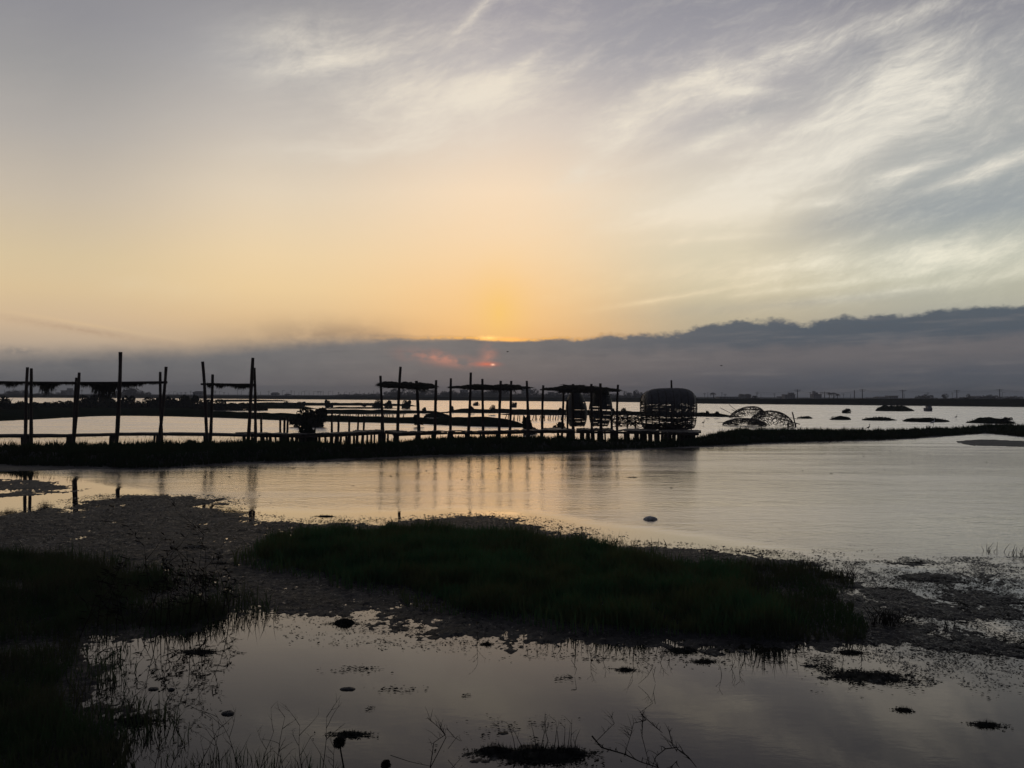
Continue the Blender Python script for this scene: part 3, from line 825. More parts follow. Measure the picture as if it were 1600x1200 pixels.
# ------------------------------------------------------------------ frames with thatch, boardwalks
def log(mb, a, c, r0, r1=None, n=9, bend=.012, sides=8):
    a = Vector(a); c = Vector(c); L = (c - a).length; r1 = r1 or r0 * .8
    d = (c - a).normalized(); s_ = d.cross(Vector((.2, .9, .3))).normalized(); u_ = d.cross(s_)
    ph = random.random() * 6; pts = []; rs = []
    for i in range(n):
        t = i / (n - 1)
        o = math.sin(t * PI) * bend * L * math.sin(ph)
        pts.append(a.lerp(c, t) + s_ * o + u_ * math.sin(t * 7 + ph) * bend * .25 * L)
        rs.append((r0 + (r1 - r0) * t) * random.uniform(.92, 1.08))
    mb.tube(pts, rs, sides, .10)


def thatch(mb, a, c, prof, n, spread=.12, droop=1.0, along=.25, wd=.012, topz=.03):
    """strands laid over a beam; prof(t) gives how far they hang at t in 0..1"""
    a = Vector(a); c = Vector(c); d = (c - a)
    for i in range(n):
        t = random.random(); h = prof(t) * (.4 + 1.1 * float(vnoise(np.array(t * (c - a).length * 5.0), np.array(3.0))))
        if h <= 0 or random.random() > h * 3 + .1: continue
        p = a.lerp(c, t) + Vector((0, random.uniform(-spread, spread), random.uniform(-.02, topz)))
        L = h * random.uniform(.3, 1.2)
        s_ = random.choice((-1, 1)) * random.uniform(0, along)
        s_ -= along * .4
        q = p + Vector((s_ * .5 * L, random.uniform(-.08, .08), -L * .35 * droop + .02))
        e = p + Vector((s_ * 1.2 * L, random.uniform(-.15, .15), -L * droop))
        sx = Vector((wd, wd * .5, 0)); k = Vector((0, 0, wd * .6))
        mb.add([tuple(v) for v in (p - sx, p + sx, q + sx * .8 + k, q - sx * .8, e)], [(0, 1, 2, 3), (3, 2, 4)])


def mat_roof(mb, a, c, thick, n, depth=.55):
    """thin roof of straw bundles lying along the beam"""
    a = Vector(a); c = Vector(c); d = (c - a).normalized()
    sd_ = random.random() * 50
    for i in range(n):
        t = random.betavariate(1.2, 1.2); th = thick(t) * (.45 + 1.0 * float(vnoise(np.array(t * 11 + sd_), np.array(0.0))))
        if th <= 0: continue
        y_ = random.uniform(-depth, depth) * .7
        p = a.lerp(c, t) + Vector((0, y_, random.uniform(-.45, .5) * th + .02 - abs(y_) * .05))
        L = random.uniform(.12, .42)
        e = p + d * L * random.choice((-1, -1, 1)) + Vector((0, random.uniform(-.2, .2), -random.uniform(.0, .16) * L * 1.3))
        q = (p + e) / 2 + Vector((0, 0, .03)); w_ = random.uniform(.006, .016)
        k = Vector((0, w_, w_))
        mb.add([tuple(v) for v in (p - k, p + k, q + k, q - k, e)], [(0, 1, 2, 3), (3, 2, 4)])


def frame(label, D0, posts, beams, thatches, ref):
    """posts: (x_top, y_top, x_base, y_base, depth, radius)"""
    q = P(ref[0], ref[1], D0)
    root = empty('thatched_frame', (q.x, q.y, 0), label, 'shade frame', 'bamboo frames with thatch along the boardwalks')
    for (xt, yt, xb, yb, D, r) in posts:
        mb = MB(); a = P(xb, yb, D); c = P(xt, yt, D)
        d = (a - c).normalized(); a = a + d * max(0.0, (a.z + .12) / max(.2, -d.z)) if a.z > -.12 else a
        log(mb, a, c, r, r * .80)
        part('post', mb, M_wood, root)
    for (x0, y0, x1, y1, D, r) in beams:
        mb = MB(); log(mb, P(x0, y0, D), P(x1, y1, D), r, r, 12, .004)
        part('beam', mb, M_wood, root)
    mb = MB()
    for f in thatches: f(mb)
    part('thatch', mb, M_thatch, root)
    return root


PL = lambda pts: (lambda t: float(np.interp(t, [p[0] for p in pts], [p[1] for p in pts])))
D1 = 33.2


def th1(mb):
    a, c = P(-60, 597, D1), P(259, 599, D1 + .6)
    px = lambda x: (x + 60) / 319
    pr = PL([(0, .10), (px(18), .16), (px(40), .10), (px(52), .22), (px(62), .38), (px(80), .50), (px(92), .16), (px(108), .08), (px(118), .18), (px(124), .12), (px(135), .22), (px(148), .45), (px(165), .55), (px(178), .50), (px(184), .22), (px(195), .28), (px(210), .14), (px(230), .07), (px(245), .08), (1, .02)])
    thatch(mb, a, c, pr, 5200, .14, 1.0, .35, .013, .045)


frame('long left-hand frame with drooping thatch on its bar and a very tall post', D1,
      [(42.9, 573.8, 39.5, 700, D1, .068), (48.7, 575.5, 48.1, 700, D1 - .7, .066), (123.6, 582, 113.4, 700, D1 - .3, .068), (119.7, 590, 114.8, 700, D1 + .3, .060), (188, 550, 181, 700, D1 - .2, .080), (250.6, 581, 253.4, 698, D1 + .5, .066), (259.4, 573, 247, 698, D1 + .1, .070)],
      [(-60, 596.5, 261, 597.5, D1 + .1, .045)], [th1], (120, 640))


def th2(mb):
    a, c = P(322, 600, 34), P(399, 602, 34.2)
    thatch(mb, a, c, PL([(0, .05), (.1, .18), (.2, .12), (.32, .20), (.42, .12), (.55, .14), (.68, .26), (.78, .22), (.9, .12), (1, .02)]), 2200, .16, 1.0, .5, .012, .05)


frame('small frame of two leaning post pairs joined by a short thatched bar', 34,
      [(316.7, 565, 323.6, 697, 33.6, .070), (332, 585, 327.8, 697, 34.4, .070), (395, 559, 387, 697, 33.9, .078), (397.4, 574.6, 399.2, 697, 34.6, .064)],
      [(314, 600.2, 400, 600.8, 34, .040)], [th2], (356, 640))

D3 = 38.4
frame('central frame with four uneven posts under a tapering straw roof', D3,
      [(594.5, 587, 599.8, 692, D3 + .2, .070), (625.9, 573, 621, 692, D3 - .5, .075), (650.5, 595, 654.5, 690, D3, .085), (681.5, 594, 679.2, 688, D3 + .4, .078)],
      [(591.5, 601, 683, 606.5, D3 + .05, .028)],
      [lambda mb: mat_roof(mb, P(597, 601.5, D3), P(676, 604.5, D3 + .1), PL([(0, .03), (.12, .22), (.3, .24), (.5, .26), (.8, .26), (1, .10)]), 2600),
       lambda mb: thatch(mb, P(600, 601.5, D3 - .4), P(676, 605.0, D3 - .3), PL([(0, .02), (.2, .12), (.3, .16), (.5, .20), (.7, .24), (.9, .2), (1, .02)]), 900, .3, 1, .8)], (640, 640))

D4 = 39.3
frame('long frame with seven posts under a thin ragged straw roof', D4,
      [(704.5, 591, 703.7, 688, D4, .070), (735.6, 582, 731, 688, D4 - .5, .074), (753.6, 592, 755, 688, D4 + .5, .070), (782.5, 595, 780, 688, D4 - .5, .074), (798.8, 595, 796, 688, D4 + .4, .070), (823, 595, 824.6, 688, D4, .072)],
      [(700, 605.2, 826.5, 606.6, D4, .026)],
      [lambda mb: mat_roof(mb, P(708, 605.2, D4), P(824, 606.2, D4), PL([(0, .02), (.15, .10), (.3, .22), (.5, .20), (.65, .24), (.8, .24), (.92, .10), (1, .02)]), 2900),
       lambda mb: thatch(mb, P(712, 605.5, D4 - .4), P(818, 606.5, D4 - .3), PL([(0, .02), (.15, .05), (.3, .20), (.36, .26), (.45, .08), (.6, .22), (.75, .18), (.84, .24), (.95, .04), (1, .0)]), 1200, .3, .9, 1.2)], (765, 640))

D5 = 41.0
frame('right-hand frame with a bushy straw roof sheltering the two small cages', D5,
      [(848.9, 602, 847.6, 690, D5, .068), (881.2, 601, 877.6, 690, D5 + .5, .062), (886, 625, 886, 688, D5 + .2, .058), (895.5, 600, 896.5, 688, D5 + .9, .085), (924, 600, 925, 690, D5 - .6, .066), (938, 599, 939, 690, D5 - .7, .078), (965.6, 601, 964.6, 690, D5, .066), (955.5, 648, 955.5, 690, D5 + .6, .075)],
      [(843.5, 609, 968, 611.6, D5, .026)],
      [lambda mb: mat_roof(mb, P(856, 608, D5), P(962, 609.5, D5), PL([(0, .02), (.12, .16), (.3, .34), (.55, .34), (.8, .26), (1, .04)]), 3400, .8),
       lambda mb: thatch(mb, P(862, 609, D5 - .5), P(958, 611, D5 - .5), PL([(0, .02), (.15, .14), (.4, .22), (.6, .2), (.85, .24), (1, .02)]), 1200, .4, .9, 1.2)], (905, 645))


def stub(mb, x0, x1, ytop, D, ybase=None, r=.06):
    c = P(x1, ytop, D); a = Vector((P(x0, ytop, D).x, D, -.15))
    log(mb, a, c, r * 1.1, r, 5)


def deckpt(px, y, z): return G(px, y, z)


# log rail with stubs, left
root = empty('log_walkway', (P(150, 680, 34).x, 34, 0), 'narrow walkway of long logs on stubby piles, leftmost', 'walkway')
mb = MB()
raily = [(-120, 682), (0, 681.5), (100, 681.3), (180, 679), (260, 678.6), (385, 680.5)]
for k_ in range(3):
    for (x0, y0), (x1, y1) in zip(raily[:-1], raily[1:]):
        a = G(x0, y0, .50); c = G(x1 + 3, y1, .50)
        log(mb, a + Vector((0, k_ * .16, random.uniform(-.012, .02))), c + Vector((0, k_ * .16, random.uniform(-.012, .02))), .062, .055, 8, .004)
part('logs', mb, M_deck, root)
mb = MB()
for i in range(240):
    x_ = random.uniform(-60, 395); yy = float(np.interp(x_, [p[0] for p in raily], [p[1] for p in raily]))
    p_ = G(x_, yy, .48); L = random.uniform(.03, .16) * (1 if random.random() < .9 else 1.7)
    mb.tube([p_, p_ + Vector((random.uniform(-.04, .04), 0, -L))], [.007, .003], 3)
part('straw_fringe', mb, M_thatch, root)['kind'] = 'stuff'
for (x_, r) in [(-40, .08), (33.5, .075), (43, .07), (107, .13), (112, .10), (174, .12), (180, .09), (241, .06), (246, .09), (319, .07), (328, .09), (380, .07)]:
    mb = MB(); yy = float(np.interp(x_, [p[0] for p in raily], [p[1] for p in raily])); g0 = G(x_, yy, .5)
    log(mb, (g0.x + random.uniform(-.05, .05), g0.y + .05, -.2), (g0.x, g0.y + .05, .47), r * .85, r * .75, 5)
    part('pile', mb, M_wood, root)

# boards on many piles
def walkway(label, line, width, zs, piles, name='boardwalk', gap=.0, tilt=.01, beams=True):
    g0 = G(line[0][0], line[0][1], zs)
    pts = [G(x, y, zs) for x, y in line]
    mid = (pts[0] + pts[-1]) / 2
    root = empty(name, (mid.x, mid.y, 0), label, 'boardwalk', 'timber boardwalks on piles')
    mb = MB()
    for a, c in zip(pts[:-1], pts[1:]):
        d = (c - a); L = d.length; d.normalize(); nrm = Vector((-d.y, d.x, 0))
        n = max(1, int(L / .14))
        for i in range(n):
            p_ = a + d * ((i + .5) * L / n)
            ext = random.uniform(-.05, .07)
            cpt = p_ + nrm * (width / 2 + ext) + Vector((0, 0, random.uniform(-.012, .018)))
            mb.box(cpt, d * (L / n * .47), nrm * (width / 2 + random.uniform(-.02, .04)) + Vector((0, 0, random.uniform(-tilt, tilt))), (0, 0, .02))
        for off in (.08, width - .1):
            eb = MB(); log(eb, a + nrm * off + Vector((0, 0, -.085)), c + nrm * off + Vector((0, 0, -.085)), .055, .05, 6, .003)
            part('bearer', eb, M_wood, root)
    part('boards', mb, M_deck, root)
    xs_ = [p[0] for p in line]; 
    for (x_, r, lean) in piles:
        yy = float(np.interp(x_, xs_, [p[1] for p in line])); g0 = G(x_, yy, zs)
        off = random.uniform(.05, width - .05)
        for o_ in ([off] if r < .12 else [off]):
            mb = MB()
            sc_ = (g0.y + o_) / g0.y
            log(mb, (g0.x * sc_ + lean / F * g0.y, g0.y + o_, -.2), (g0.x * sc_, g0.y + o_, zs - .03), r, r * .85, 5, .01)
            part('pile', mb, M_wood, root)
    return root


random.seed(21)
pl1 = [(382, .065, 0), (394, .05, 0), (398, .06, 0), (411, .07, 2), (417, .05, 1), (422, .07, 1), (430, .05, 2), (440, .10, -1), (446, .10, 2), (450, .06, 2), (456, .06, 3), (463, .08, 1), (470, .10, 0), (478, .06, 0), (499, .06, 0), (508, .05, 1), (518, .09, 0), (526, .07, -3), (533, .06, -2),
       (541, .06, 0), (546, .08, 0), (553, .06, 0), (558, .06, -1), (567, .06, -2), (574, .05, 0), (580, .055, 0), (585, .05, 0), (593, .09, 0), (600, .10, 0), (606, .05, 0)]
walkway('low boardwalk running from the small left frame to the central frame', [(369, 676.5), (400, 678), (470, 679), (530, 677.5), (600, 674)], .75, .55, pl1)
pl2 = [(619, .15, 0), (653, .13, 0), (677, .12, 0), (702, .09, -2), (706, .08, 0), (728, .06, 0), (732, .08, 0), (751, .05, -1), (756, .07, 0), (778, .12, 0), (796, .11, 0), (824, .08, 0), (846, .08, 0)]
walkway('single-track boardwalk passing under the central and the long frame', [(560, 674), (600, 673), (625, 676.5), (700, 674), (760, 674.5), (800, 673.5), (850, 672.5), (870, 672)], .6, .55, pl2)
pl3 = [(872, .07, 0), (888, .10, 1), (893, .08, 0), (896, .09, 0), (908, .07, 0), (911, .08, 0), (917, .06, 0), (920, .07, 0), (927, .06, 1), (936, .10, 0), (941, .06, 0), (945, .05, 1), (957, .13, 0), (962, .10, 0), (978, .12, 0), (982, .08, 0), (992, .05, 1), (996, .09, 0), (1003, .13, 0), (1008, .11, 0), (1016, .12, 0), (1025, .10, 0), (1029, .06, 0),
       (1035, .08, 0), (1040, .08, 0), (1044, .11, 0), (1048, .06, 0), (1053, .10, 0), (1060, .08, 0), (1066, .12, 0), (1072, .10, 0), (1078, .13, 0), (1083, .10, 0)]
walkway('wide platform of boards carrying the two small cages and the large barrel cage', [(862, 672.5), (900, 672.5), (960, 673), (1010, 674), (1060, 675.5), (1092, 676)], 2.6, .55, pl3, name='platform')

# stakes standing behind the boardwalk
random.seed(5)
for i, (xt, yt, xb, D) in enumerate([(408, 648, 408, 38.4), (438, 650, 438, 38.2), (444.6, 652, 444, 38.4), (449.5, 652, 447.5, 38.3), (519, 640, 519, 39), (529, 648, 527.5, 39), (546, 650, 545.3, 39.4), (560, 650, 558, 39.6), (569, 650, 566.5, 39.8), (596.5, 650, 595.5, 40.5)]):
    mb = MB(); a = P(xb, 690, D); a.z = -.15; c = P(xt, yt, D)
    log(mb, a, c, .055, .048, 6)
    single('stake', mb, M_wood, (a.x, a.y, 0), ordn(i) + ' upright stake from the left behind the low boardwalk', 'stake', 'stakes behind the boardwalk')
# leaning stake fences in the pond
def stake_row(label, x0, x1, y0, y1, n, hz, lean=.3):
    a, c = G(x0, y0), G(x1, y1); mid = (a + c) / 2
    root = empty('stake_fence', (mid.x, mid.y, 0), label, 'fence', 'stake fences out in the ponds')
    mb = MB()
    for i in range(n):
        p_ = a.lerp(c, (i + random.uniform(-.3, .3)) / n); hh = hz * random.uniform(.6, 1.3)
        mb.tube([p_ + Vector((0, 0, -.3)), p_ + Vector((random.uniform(-lean * .3, lean) * hh, random.uniform(-.1, .1), hh))], [.05, .035], 5)
    part('stakes', mb, M_wood, root)
    mb = MB(); log(mb, a + Vector((0, 0, hz * .8)), c + Vector((0, 0, hz * .8)), .03, .03, 10, .003); part('rail', mb, M_wood, root)


stake_row('row of short leaning stakes in the water left of the central frame', 525, 634, 652, 652.5, 34, .42, .6)
stake_row('row of leaning stakes in the water behind the right end of the long frame', 788, 890, 657, 656, 26, .62, .5)

# ------------------------------------------------------------------ woven cages
def slat(mb, pts, wd, th=.008):
    """flat strip following pts, facing outward"""
    pts = [Vector(p[0]) for p in pts], [Vector(p[1]) for p in pts]
    P_, Nn = pts; V = []; Fc = []; k = len(P_)
    for i in range(k):
        t = (P_[min(i + 1, k - 1)] - P_[max(0, i - 1)]).normalized()
        s_ = t.cross(Nn[i]).normalized() * wd * .5
        V += [P_[i] - s_, P_[i] + s_, P_[i] + s_ + Nn[i] * th, P_[i] - s_ + Nn[i] * th]
    for i in range(k - 1):
        for j in range(4):
            Fc.append((i * 4 + j, i * 4 + (j + 1) % 4, (i + 1) * 4 + (j + 1) % 4, (i + 1) * 4 + j))
    mb.add([tuple(v) for v in V], Fc)


random.seed(9)
DC = 42.4
cl, cr = P(1001.5, 668, DC), P(1086.5, 668, DC)
cxm = (cl.x + cr.x) / 2; HWc = (cr.x - cl.x) / 2
zb, zt = .50, P(1062, 607, DC).z
root = empty('barrel_cage', (cxm, DC, zb), 'large barrel-shaped bamboo cage with a pole rising from its top', 'bamboo cage')
HC = (zt - zb) / 2; zc = (zt + zb) / 2


def barrel(s_, th):
    """s_ along the barrel -1..1, th around it (0 = top)"""
    k = (1 - abs(s_) ** 3.6) ** (1 / 3.0) if abs(s_) < 1 else 0
    k = .15 + .85 * k
    rz = HC * (k if math.cos(th) > 0 else max(k, .80 + .20 * k)); ry = 1.15 * k
    c_, s2 = math.cos(th), math.sin(th)
    e = .72
    yy = math.copysign(abs(s2) ** e, s2) * ry; zz = math.copysign(abs(c_) ** e, c_) * rz
    x_ = s_ * HWc * (1 - .05 * (zz < 0) * abs(zz))
    skew = .06 * s_ * (zz / HC) if zz > 0 else 0
    if zz < 0: zz *= .98
    return Vector((cxm + x_, DC + yy, zc + zz + skew * .6))


mb = MB(); nth = 148
tt_ = np.linspace(-PI, PI, 4001); yy_ = np.sign(np.sin(tt_)) * np.abs(np.sin(tt_)) ** .72 * 1.15; zz_ = np.sign(np.cos(tt_)) * np.abs(np.cos(tt_)) ** .72 * HC
cum_ = np.concatenate([[0], np.cumsum(np.hypot(np.diff(yy_), np.diff(zz_)))])
for i in range(nth):
    th = float(np.interp(cum_[-1] * i / nth, cum_, tt_))
    up_ = math.cos(th)
    if up_ < .12 and random.random() < .06: continue
    wd = .060 if up_ > .25 else .038
    pts = []
    s0, s1 = -1 + random.random() * .04, 1 - random.random() * .04
    if up_ < -.1 and random.random() < .2: s0 = random.uniform(-.9, -.2)
    if up_ < -.1 and random.random() < .2: s1 = random.uniform(.4, .95)
    for j in range(25):
        s_ = s0 + (s1 - s0) * j / 24; p_ = barrel(s_, th)
        nn = Vector((s_ * .6, p_.y - DC, (p_.z - zc))).normalized()
        p_ += Vector((0, 0, random.uniform(-.014, .014)))
        pts.append((p_, nn))
    slat(mb, pts, wd)
part('slats', mb, M_bamboo, root)
for s_ in (-.93, -.72, -.48, -.22, .06, .32, .58, .78, .93):
    mb = MB()
    mb.tube([barrel(s_ + random.uniform(-.006, .006), 2 * PI * j / 40) for j in range(41)], .022, 5)
    part('hoop', mb, M_wood, root)
mb = MB(); log(mb, P(1049, 672, DC), P(1049, 594, DC), .055, .045); part('pole', mb, M_wood, root)
mb = MB()
for x_ in (1010, 1030, 1066, 1080): log(mb, P(x_, 673, DC - .3), P(x_ + .3, 632, DC - .3), .03, .025)
part('struts', mb, M_wood, root)


def egg_cage(px, hw, ytop, ybase, D, label, seed, slant):
    random.seed(seed)
    a, c = P(px - hw, ybase, D), P(px + hw, ybase, D); cx = (a.x + c.x) / 2; R_ = (c.x - a.x) / 2
    z0 = max(.57, a.z); z1 = P(px, ytop, D).z; H = z1 - z0
    root = empty('egg_cage', (cx, D, z0), label, 'bamboo cage', 'small egg-shaped cages under the straw roof')
    def surf(t, an):
        k = math.sin(PI * (t * .86 + .12)) ** .45 if 0 < t < 1 else .3
        return Vector((cx + slant * (t - .5) + R_ * k * math.cos(an), D + R_ * k * math.sin(an), z0 + t * H))
    mb = MB(); n = 38
    for i in range(n):
        t = .03 + .94 * i / (n - 1)
        if .18 < t < .5 and random.random() < .12: continue
        a0 = random.random() * 6; span = 2 * PI * random.uniform(.7, 1.0)
        tl = random.uniform(-.012, .012)
        pts = []
        for j in range(31):
            an = a0 + span * j / 30; p_ = surf(t + tl * math.sin(an), an); nn = Vector((math.cos(an), math.sin(an), .2)).normalized(); pts.append((p_, nn))
        slat(mb, pts, (.062 if t > .55 else .044))
    part('slats', mb, M_bamboo, root)
    for j in range(9):
        an = 2 * PI * j / 9 + .2; mb = MB()
        mb.tube([surf(.01 + .98 * q / 16, an + .04 * math.sin(q)) for q in range(17)], .016, 5)
        part('rib', mb, M_wood, root)
    return root


egg_cage(900.5, 16.5, 612, 667, D5 + 1.6, 'left one of the two small egg-shaped bamboo cages, paler and lower', 3, -.1)
egg_cage(938.5, 18, 607, 667, D5 + .9, 'right one of the two small egg-shaped bamboo cages, darker and taller', 8, .1)

# open net of bent bamboo between the cages
random.seed(4)
a, c = P(954, 662, 43.5), P(1003, 662, 43.5)
root = empty('woven_screen', ((a.x + c.x) / 2, 43.5, .56), 'low openwork screen of bent bamboo between the small cages and the barrel cage', 'screen')
mb = MB()
for i in range(230):
    x_ = random.uniform(a.x, c.x); z_ = random.uniform(.62, P(980, 647, 43.5).z)
    L = random.uniform(.12, .35); an = random.uniform(-.7, .7) + random.choice((0, 0, PI / 2))
    p0 = Vector((x_, 43.5 + random.uniform(-.15, .15), z_)); p2 = p0 + Vector((math.cos(an) * L, 0, math.sin(an) * L * .6))
    p1 = (p0 + p2) / 2 + Vector((0, 0, random.uniform(-.06, .06)))
    mb.tube([p0, p1, p2], .016, 4)
part('strips', mb, M_lattice, root)
for z_ in (.60, .80, 1.0):
    mb = MB(); log(mb, (a.x, 43.5, z_), (c.x, 43.5, z_ + random.uniform(-.03, .03)), .018, .016); part('rail', mb, M_wood, root)
for x_ in (965, 980, 993):
    mb = MB(); log(mb, P(x_, 672, 43.5), P(x_, 648 if x_ != 993 else 655, 43.5), .04, .035); part('upright', mb, M_wood, root)

# collapsed lattice domes in the pond
def dome(label, px, ybase, rx_px, h_px, seed, squash=1.0, skew=0.0, extra=None, ry=1.6, density=1.0):
    random.seed(seed)
    g0 = G(px, ybase); k = g0.y / F; rx = rx_px * k; H = h_px * k
    root = empty('lattice_dome', (g0.x, g0.y, 0), label, 'bamboo dome', 'collapsed bamboo domes')
    def s_(u, v):     # u around 0..pi front sweep along x, v -1..1 across depth
        cx = math.cos(u) * rx; cz = math.sin(u)
        kk = math.sqrt(max(0, 1 - v * v))
        return Vector((g0.x + cx * kk ** .4 + skew * cz * H, g0.y + v * ry, max(-.1, cz * H * kk + .03)))
    for v in (-.8, -.45, -.1, .3, .7):
        u0 = random.uniform(0, .5); u1 = PI - random.uniform(0, .6); sg = random.uniform(.75, 1.0)
        mb = MB(); mb.tube([s_(u0 + (u1 - u0) * j / 22, v + random.uniform(-.03, .03)) * 1.0 - Vector((0, 0, (1 - sg) * H * math.sin(PI * j / 22))) for j in range(23)], [.026] * 23, 5); part('arch', mb, M_wood, root)
    mb = MB()
    for i in range(int(11 * density)):
        u = PI * (i + .5) / (11 * density)
        mb.tube([s_(u + random.uniform(-.06, .06), -.98 + 1.96 * j / 14) for j in range(15)], .020, 4)
    for i in range(int(170 * density)):
        u, v = random.uniform(.1, PI - .1), random.uniform(-.9, .9)
        du, dv = random.uniform(-.55, .55), random.uniform(-.4, .4)
        mb.tube([s_(min(PI, max(0, u + du * t)), max(-.99, min(.99, v + dv * t + .06 * math.sin(t * 6)))) for t in (0, .5, 1)], .014, 4)
    part('lattice', mb, M_lattice, root)
    if extra:
        for (x0, y0, x1, y1, r) in extra:
            mb = MB(); log(mb, P(x0, y0, g0.y), P(x1, y1, g0.y), r, r * .8, 8, .02); part('loose_pole', mb, M_wood, root)
    return root


dome('right and taller of two collapsed lattice domes standing in the water', 1204, 667, 33, 25, 12, extra=[(1186, 642, 1250, 663, .035), (1238, 644, 1243, 668, .05), (1215, 650, 1247, 655, .02), (1228, 668, 1240, 664, .03), (1231, 662, 1231, 668, .06), (1243, 662, 1243.5, 668, .06)])
dome('left and flatter of two collapsed lattice domes, sticks poking from its top', 1163, 665, 33, 11, 14, density=1.7, ry=1.2, extra=[(1121, 659.5, 1150, 661, .02), (1125, 637, 1150, 650, .018), (1139, 632, 1160, 648, .018), (1143, 640, 1165, 650, .015), (1120, 668, 1185, 668.5, .03)])
dome('ribs of a third smaller dome rising behind the flattened one', 1166, 653, 27, 18, 16, density=1.5, ry=.8, skew=.5)

# ------------------------------------------------------------------ skyline
random.seed(31)
def far_tree(px, ytop, hw, D, label, kind='tree', base=.35, key=0):
    top = P(px, ytop, D).z; g0 = P(px, 617, D); r = hw / F * D
    root = empty('tree', (g0.x, D, base), label, 'tree', 'hazy trees on the far shore')
    me = crown_mesh(('far', key), 520, 1, 1, 1, .11, 8, M_far)
    c = bpy.data.objects.new('crown', me); col.objects.link(c); c.parent = root
    H = top - base
    c.location = (0, 0, -H * .05); c.scale = (r * 1.25, r * .7, H * 1.15)
    mb = MB(); mb.tube([(0, 0, -.2), (.1 * r, 0, H * .3), (0, 0, H * .6)], [r * .06 + .1, r * .05 + .06, .05], 5)
    link('trunk', mb.mesh('trunk'), M_far, root)
    return root


ft = []
def rowt(x0, x1, y0, y1, hw, step, D):
    x = x0
    while x < x1:
        ft.append((x + random.uniform(-1, 1), random.uniform(y0, y1), hw * random.uniform(.8, 1.3), D * random.uniform(.95, 1.08))); x += step * random.uniform(.8, 1.2)
rowt(14, 42, 608.5, 611, 6, 7, 480)
rowt(60, 100, 612, 614, 6, 10, 520)
ft += [(185, 607, 7, 430), (198, 604, 8, 430), (210, 604.5, 9, 430), (221, 609, 8, 430), (232, 613, 6, 430)]
rowt(526, 600, 613.5, 616, 8, 9, 500)
rowt(602, 712, 609, 613.5, 6.5, 7.5, 480)
rowt(700, 850, 609, 615, 8, 9, 500)
rowt(850, 1005, 611, 616.5, 8, 8.5, 480)
ft += [(993, 610.5, 6, 480), (1000, 613, 6, 480), (1158, 616, 6, 520), (1168, 617, 6, 520), (1145, 620, 8, 520), (1182, 620, 6, 520)]
rowt(1440, 1600, 616, 622, 8, 13, 470)
ft += [(1514, 614.5, 5, 480), (1507, 621, 8, 300), (1573, 620.5, 9, 300), (1553, 619, 6, 400)]
ft.sort()
for i, (x, yt, hw, D) in enumerate(ft):
    far_tree(x, yt, hw, D, ordn(i) + ' hazy tree from the left along the far shore', key=i % 5)


def palm(px, ytop, D, label):
    top = P(px, ytop, D); base = Vector((top.x + random.uniform(-.5, .5), D, .3))
    root = empty('palm_tree', base, label, 'palm tree', 'palms on the far shore')
    mb = MB(); mb.tube([base, base.lerp(top, .5) + Vector((.2, 0, 0)), top], [.28, .2, .16], 6); part('trunk', mb, M_far, root)
    mb = MB()
    for j in range(13):
        a = 2 * PI * j / 13 + random.uniform(-.2, .2); L = random.uniform(1.5, 2.3); u = random.uniform(.1, .8)
        pts = [top + Vector((math.cos(a) * L * t, math.sin(a) * L * t, u * t * L - 1.0 * t * t * L)) for t in (0, .3, .6, 1)]
        for q in range(3):
            d = (pts[q + 1] - pts[q]); s_ = d.cross(Vector((0, 0, 1))).normalized() * (.28, .36, .25)[q]
            s2 = d.cross(Vector((0, 0, 1))).normalized() * (.36, .25, .05)[q]
            mb.add([tuple(v) for v in (pts[q] - s_, pts[q] + s_, pts[q + 1] + s2, pts[q + 1] - s2)], [(0, 1, 2, 3)])
    part('crown', mb, M_far, root)


for i, (x, yt, D) in enumerate([(614, 609.5, 480), (617, 608, 485), (631, 608.5, 480), (638.5, 607.5, 480), (645, 609, 485), (657, 610, 480), (663, 611, 485), (672, 610, 480), (1179, 619, 430), (1296, 614.5, 470), (1302, 614, 470), (1308, 616, 470), (1114, 614, 480)]):
    palm(x, yt, D, ordn(i) + ' palm tree from the left on the hazy skyline')


def house(px, hw, ytop, D, label, roof='flat', name='building', wins=3, levels=2, extra=()):
    g0 = P(px, 617, D); hx = hw / F * D; top = P(px, ytop, D).z; base = .3; H = top - base
    root = empty(name, (g0.x, D, base), label, 'building', 'hazy buildings on the far shore')
    x, y = g0.x, D
    mb = MB(); wh = H if roof == 'flat' else H * .72
    mb.box((x, y, base + wh / 2), (hx, 0, 0), (0, max(3, hx * .6), 0), (0, 0, wh / 2)); part('wall', mb, M_wall, root)
    dy = max(3, hx * .6)
    mb = MB()
    if roof == 'flat':
        mb.box((x, y, base + wh + .15), (hx + .25, 0, 0), (0, dy + .25, 0), (0, 0, .15))
    else:
        z0 = base + wh; 
        mb.add([(x - hx - .4, y - dy - .4, z0), (x + hx + .4, y - dy - .4, z0), (x + hx + .4, y + dy + .4, z0), (x - hx - .4, y + dy + .4, z0), (x - hx * .8, y, base + H), (x + hx * .8, y, base + H)], [(0, 1, 5, 4), (2, 3, 4, 5), (1, 2, 5), (3, 0, 4), (3, 2, 1, 0)])
    part('roof', mb, M_roof, root)
    for l in range(levels):
        for w_ in range(wins):
            mb = MB(); wx_ = x - hx + (w_ + .5) * 2 * hx / wins; wz = base + (l + .55) * wh / levels
            mb.box((wx_, y - dy - .02, wz), (hx / wins * .4, 0, 0), (0, .05, 0), (0, 0, wh / levels * .25)); part('window', mb, M_glass, root)
    for (ex, ew, ey) in extra:
        mb = MB(); e0 = P(ex, ey, D); zt_ = e0.z
        mb.box((e0.x, y + .3, (top + zt_) / 2), (ew / F * D, 0, 0), (0, dy * .5, 0), (0, 0, (zt_ - top) / 2)); part('tower', mb, M_wall, root)
    return root


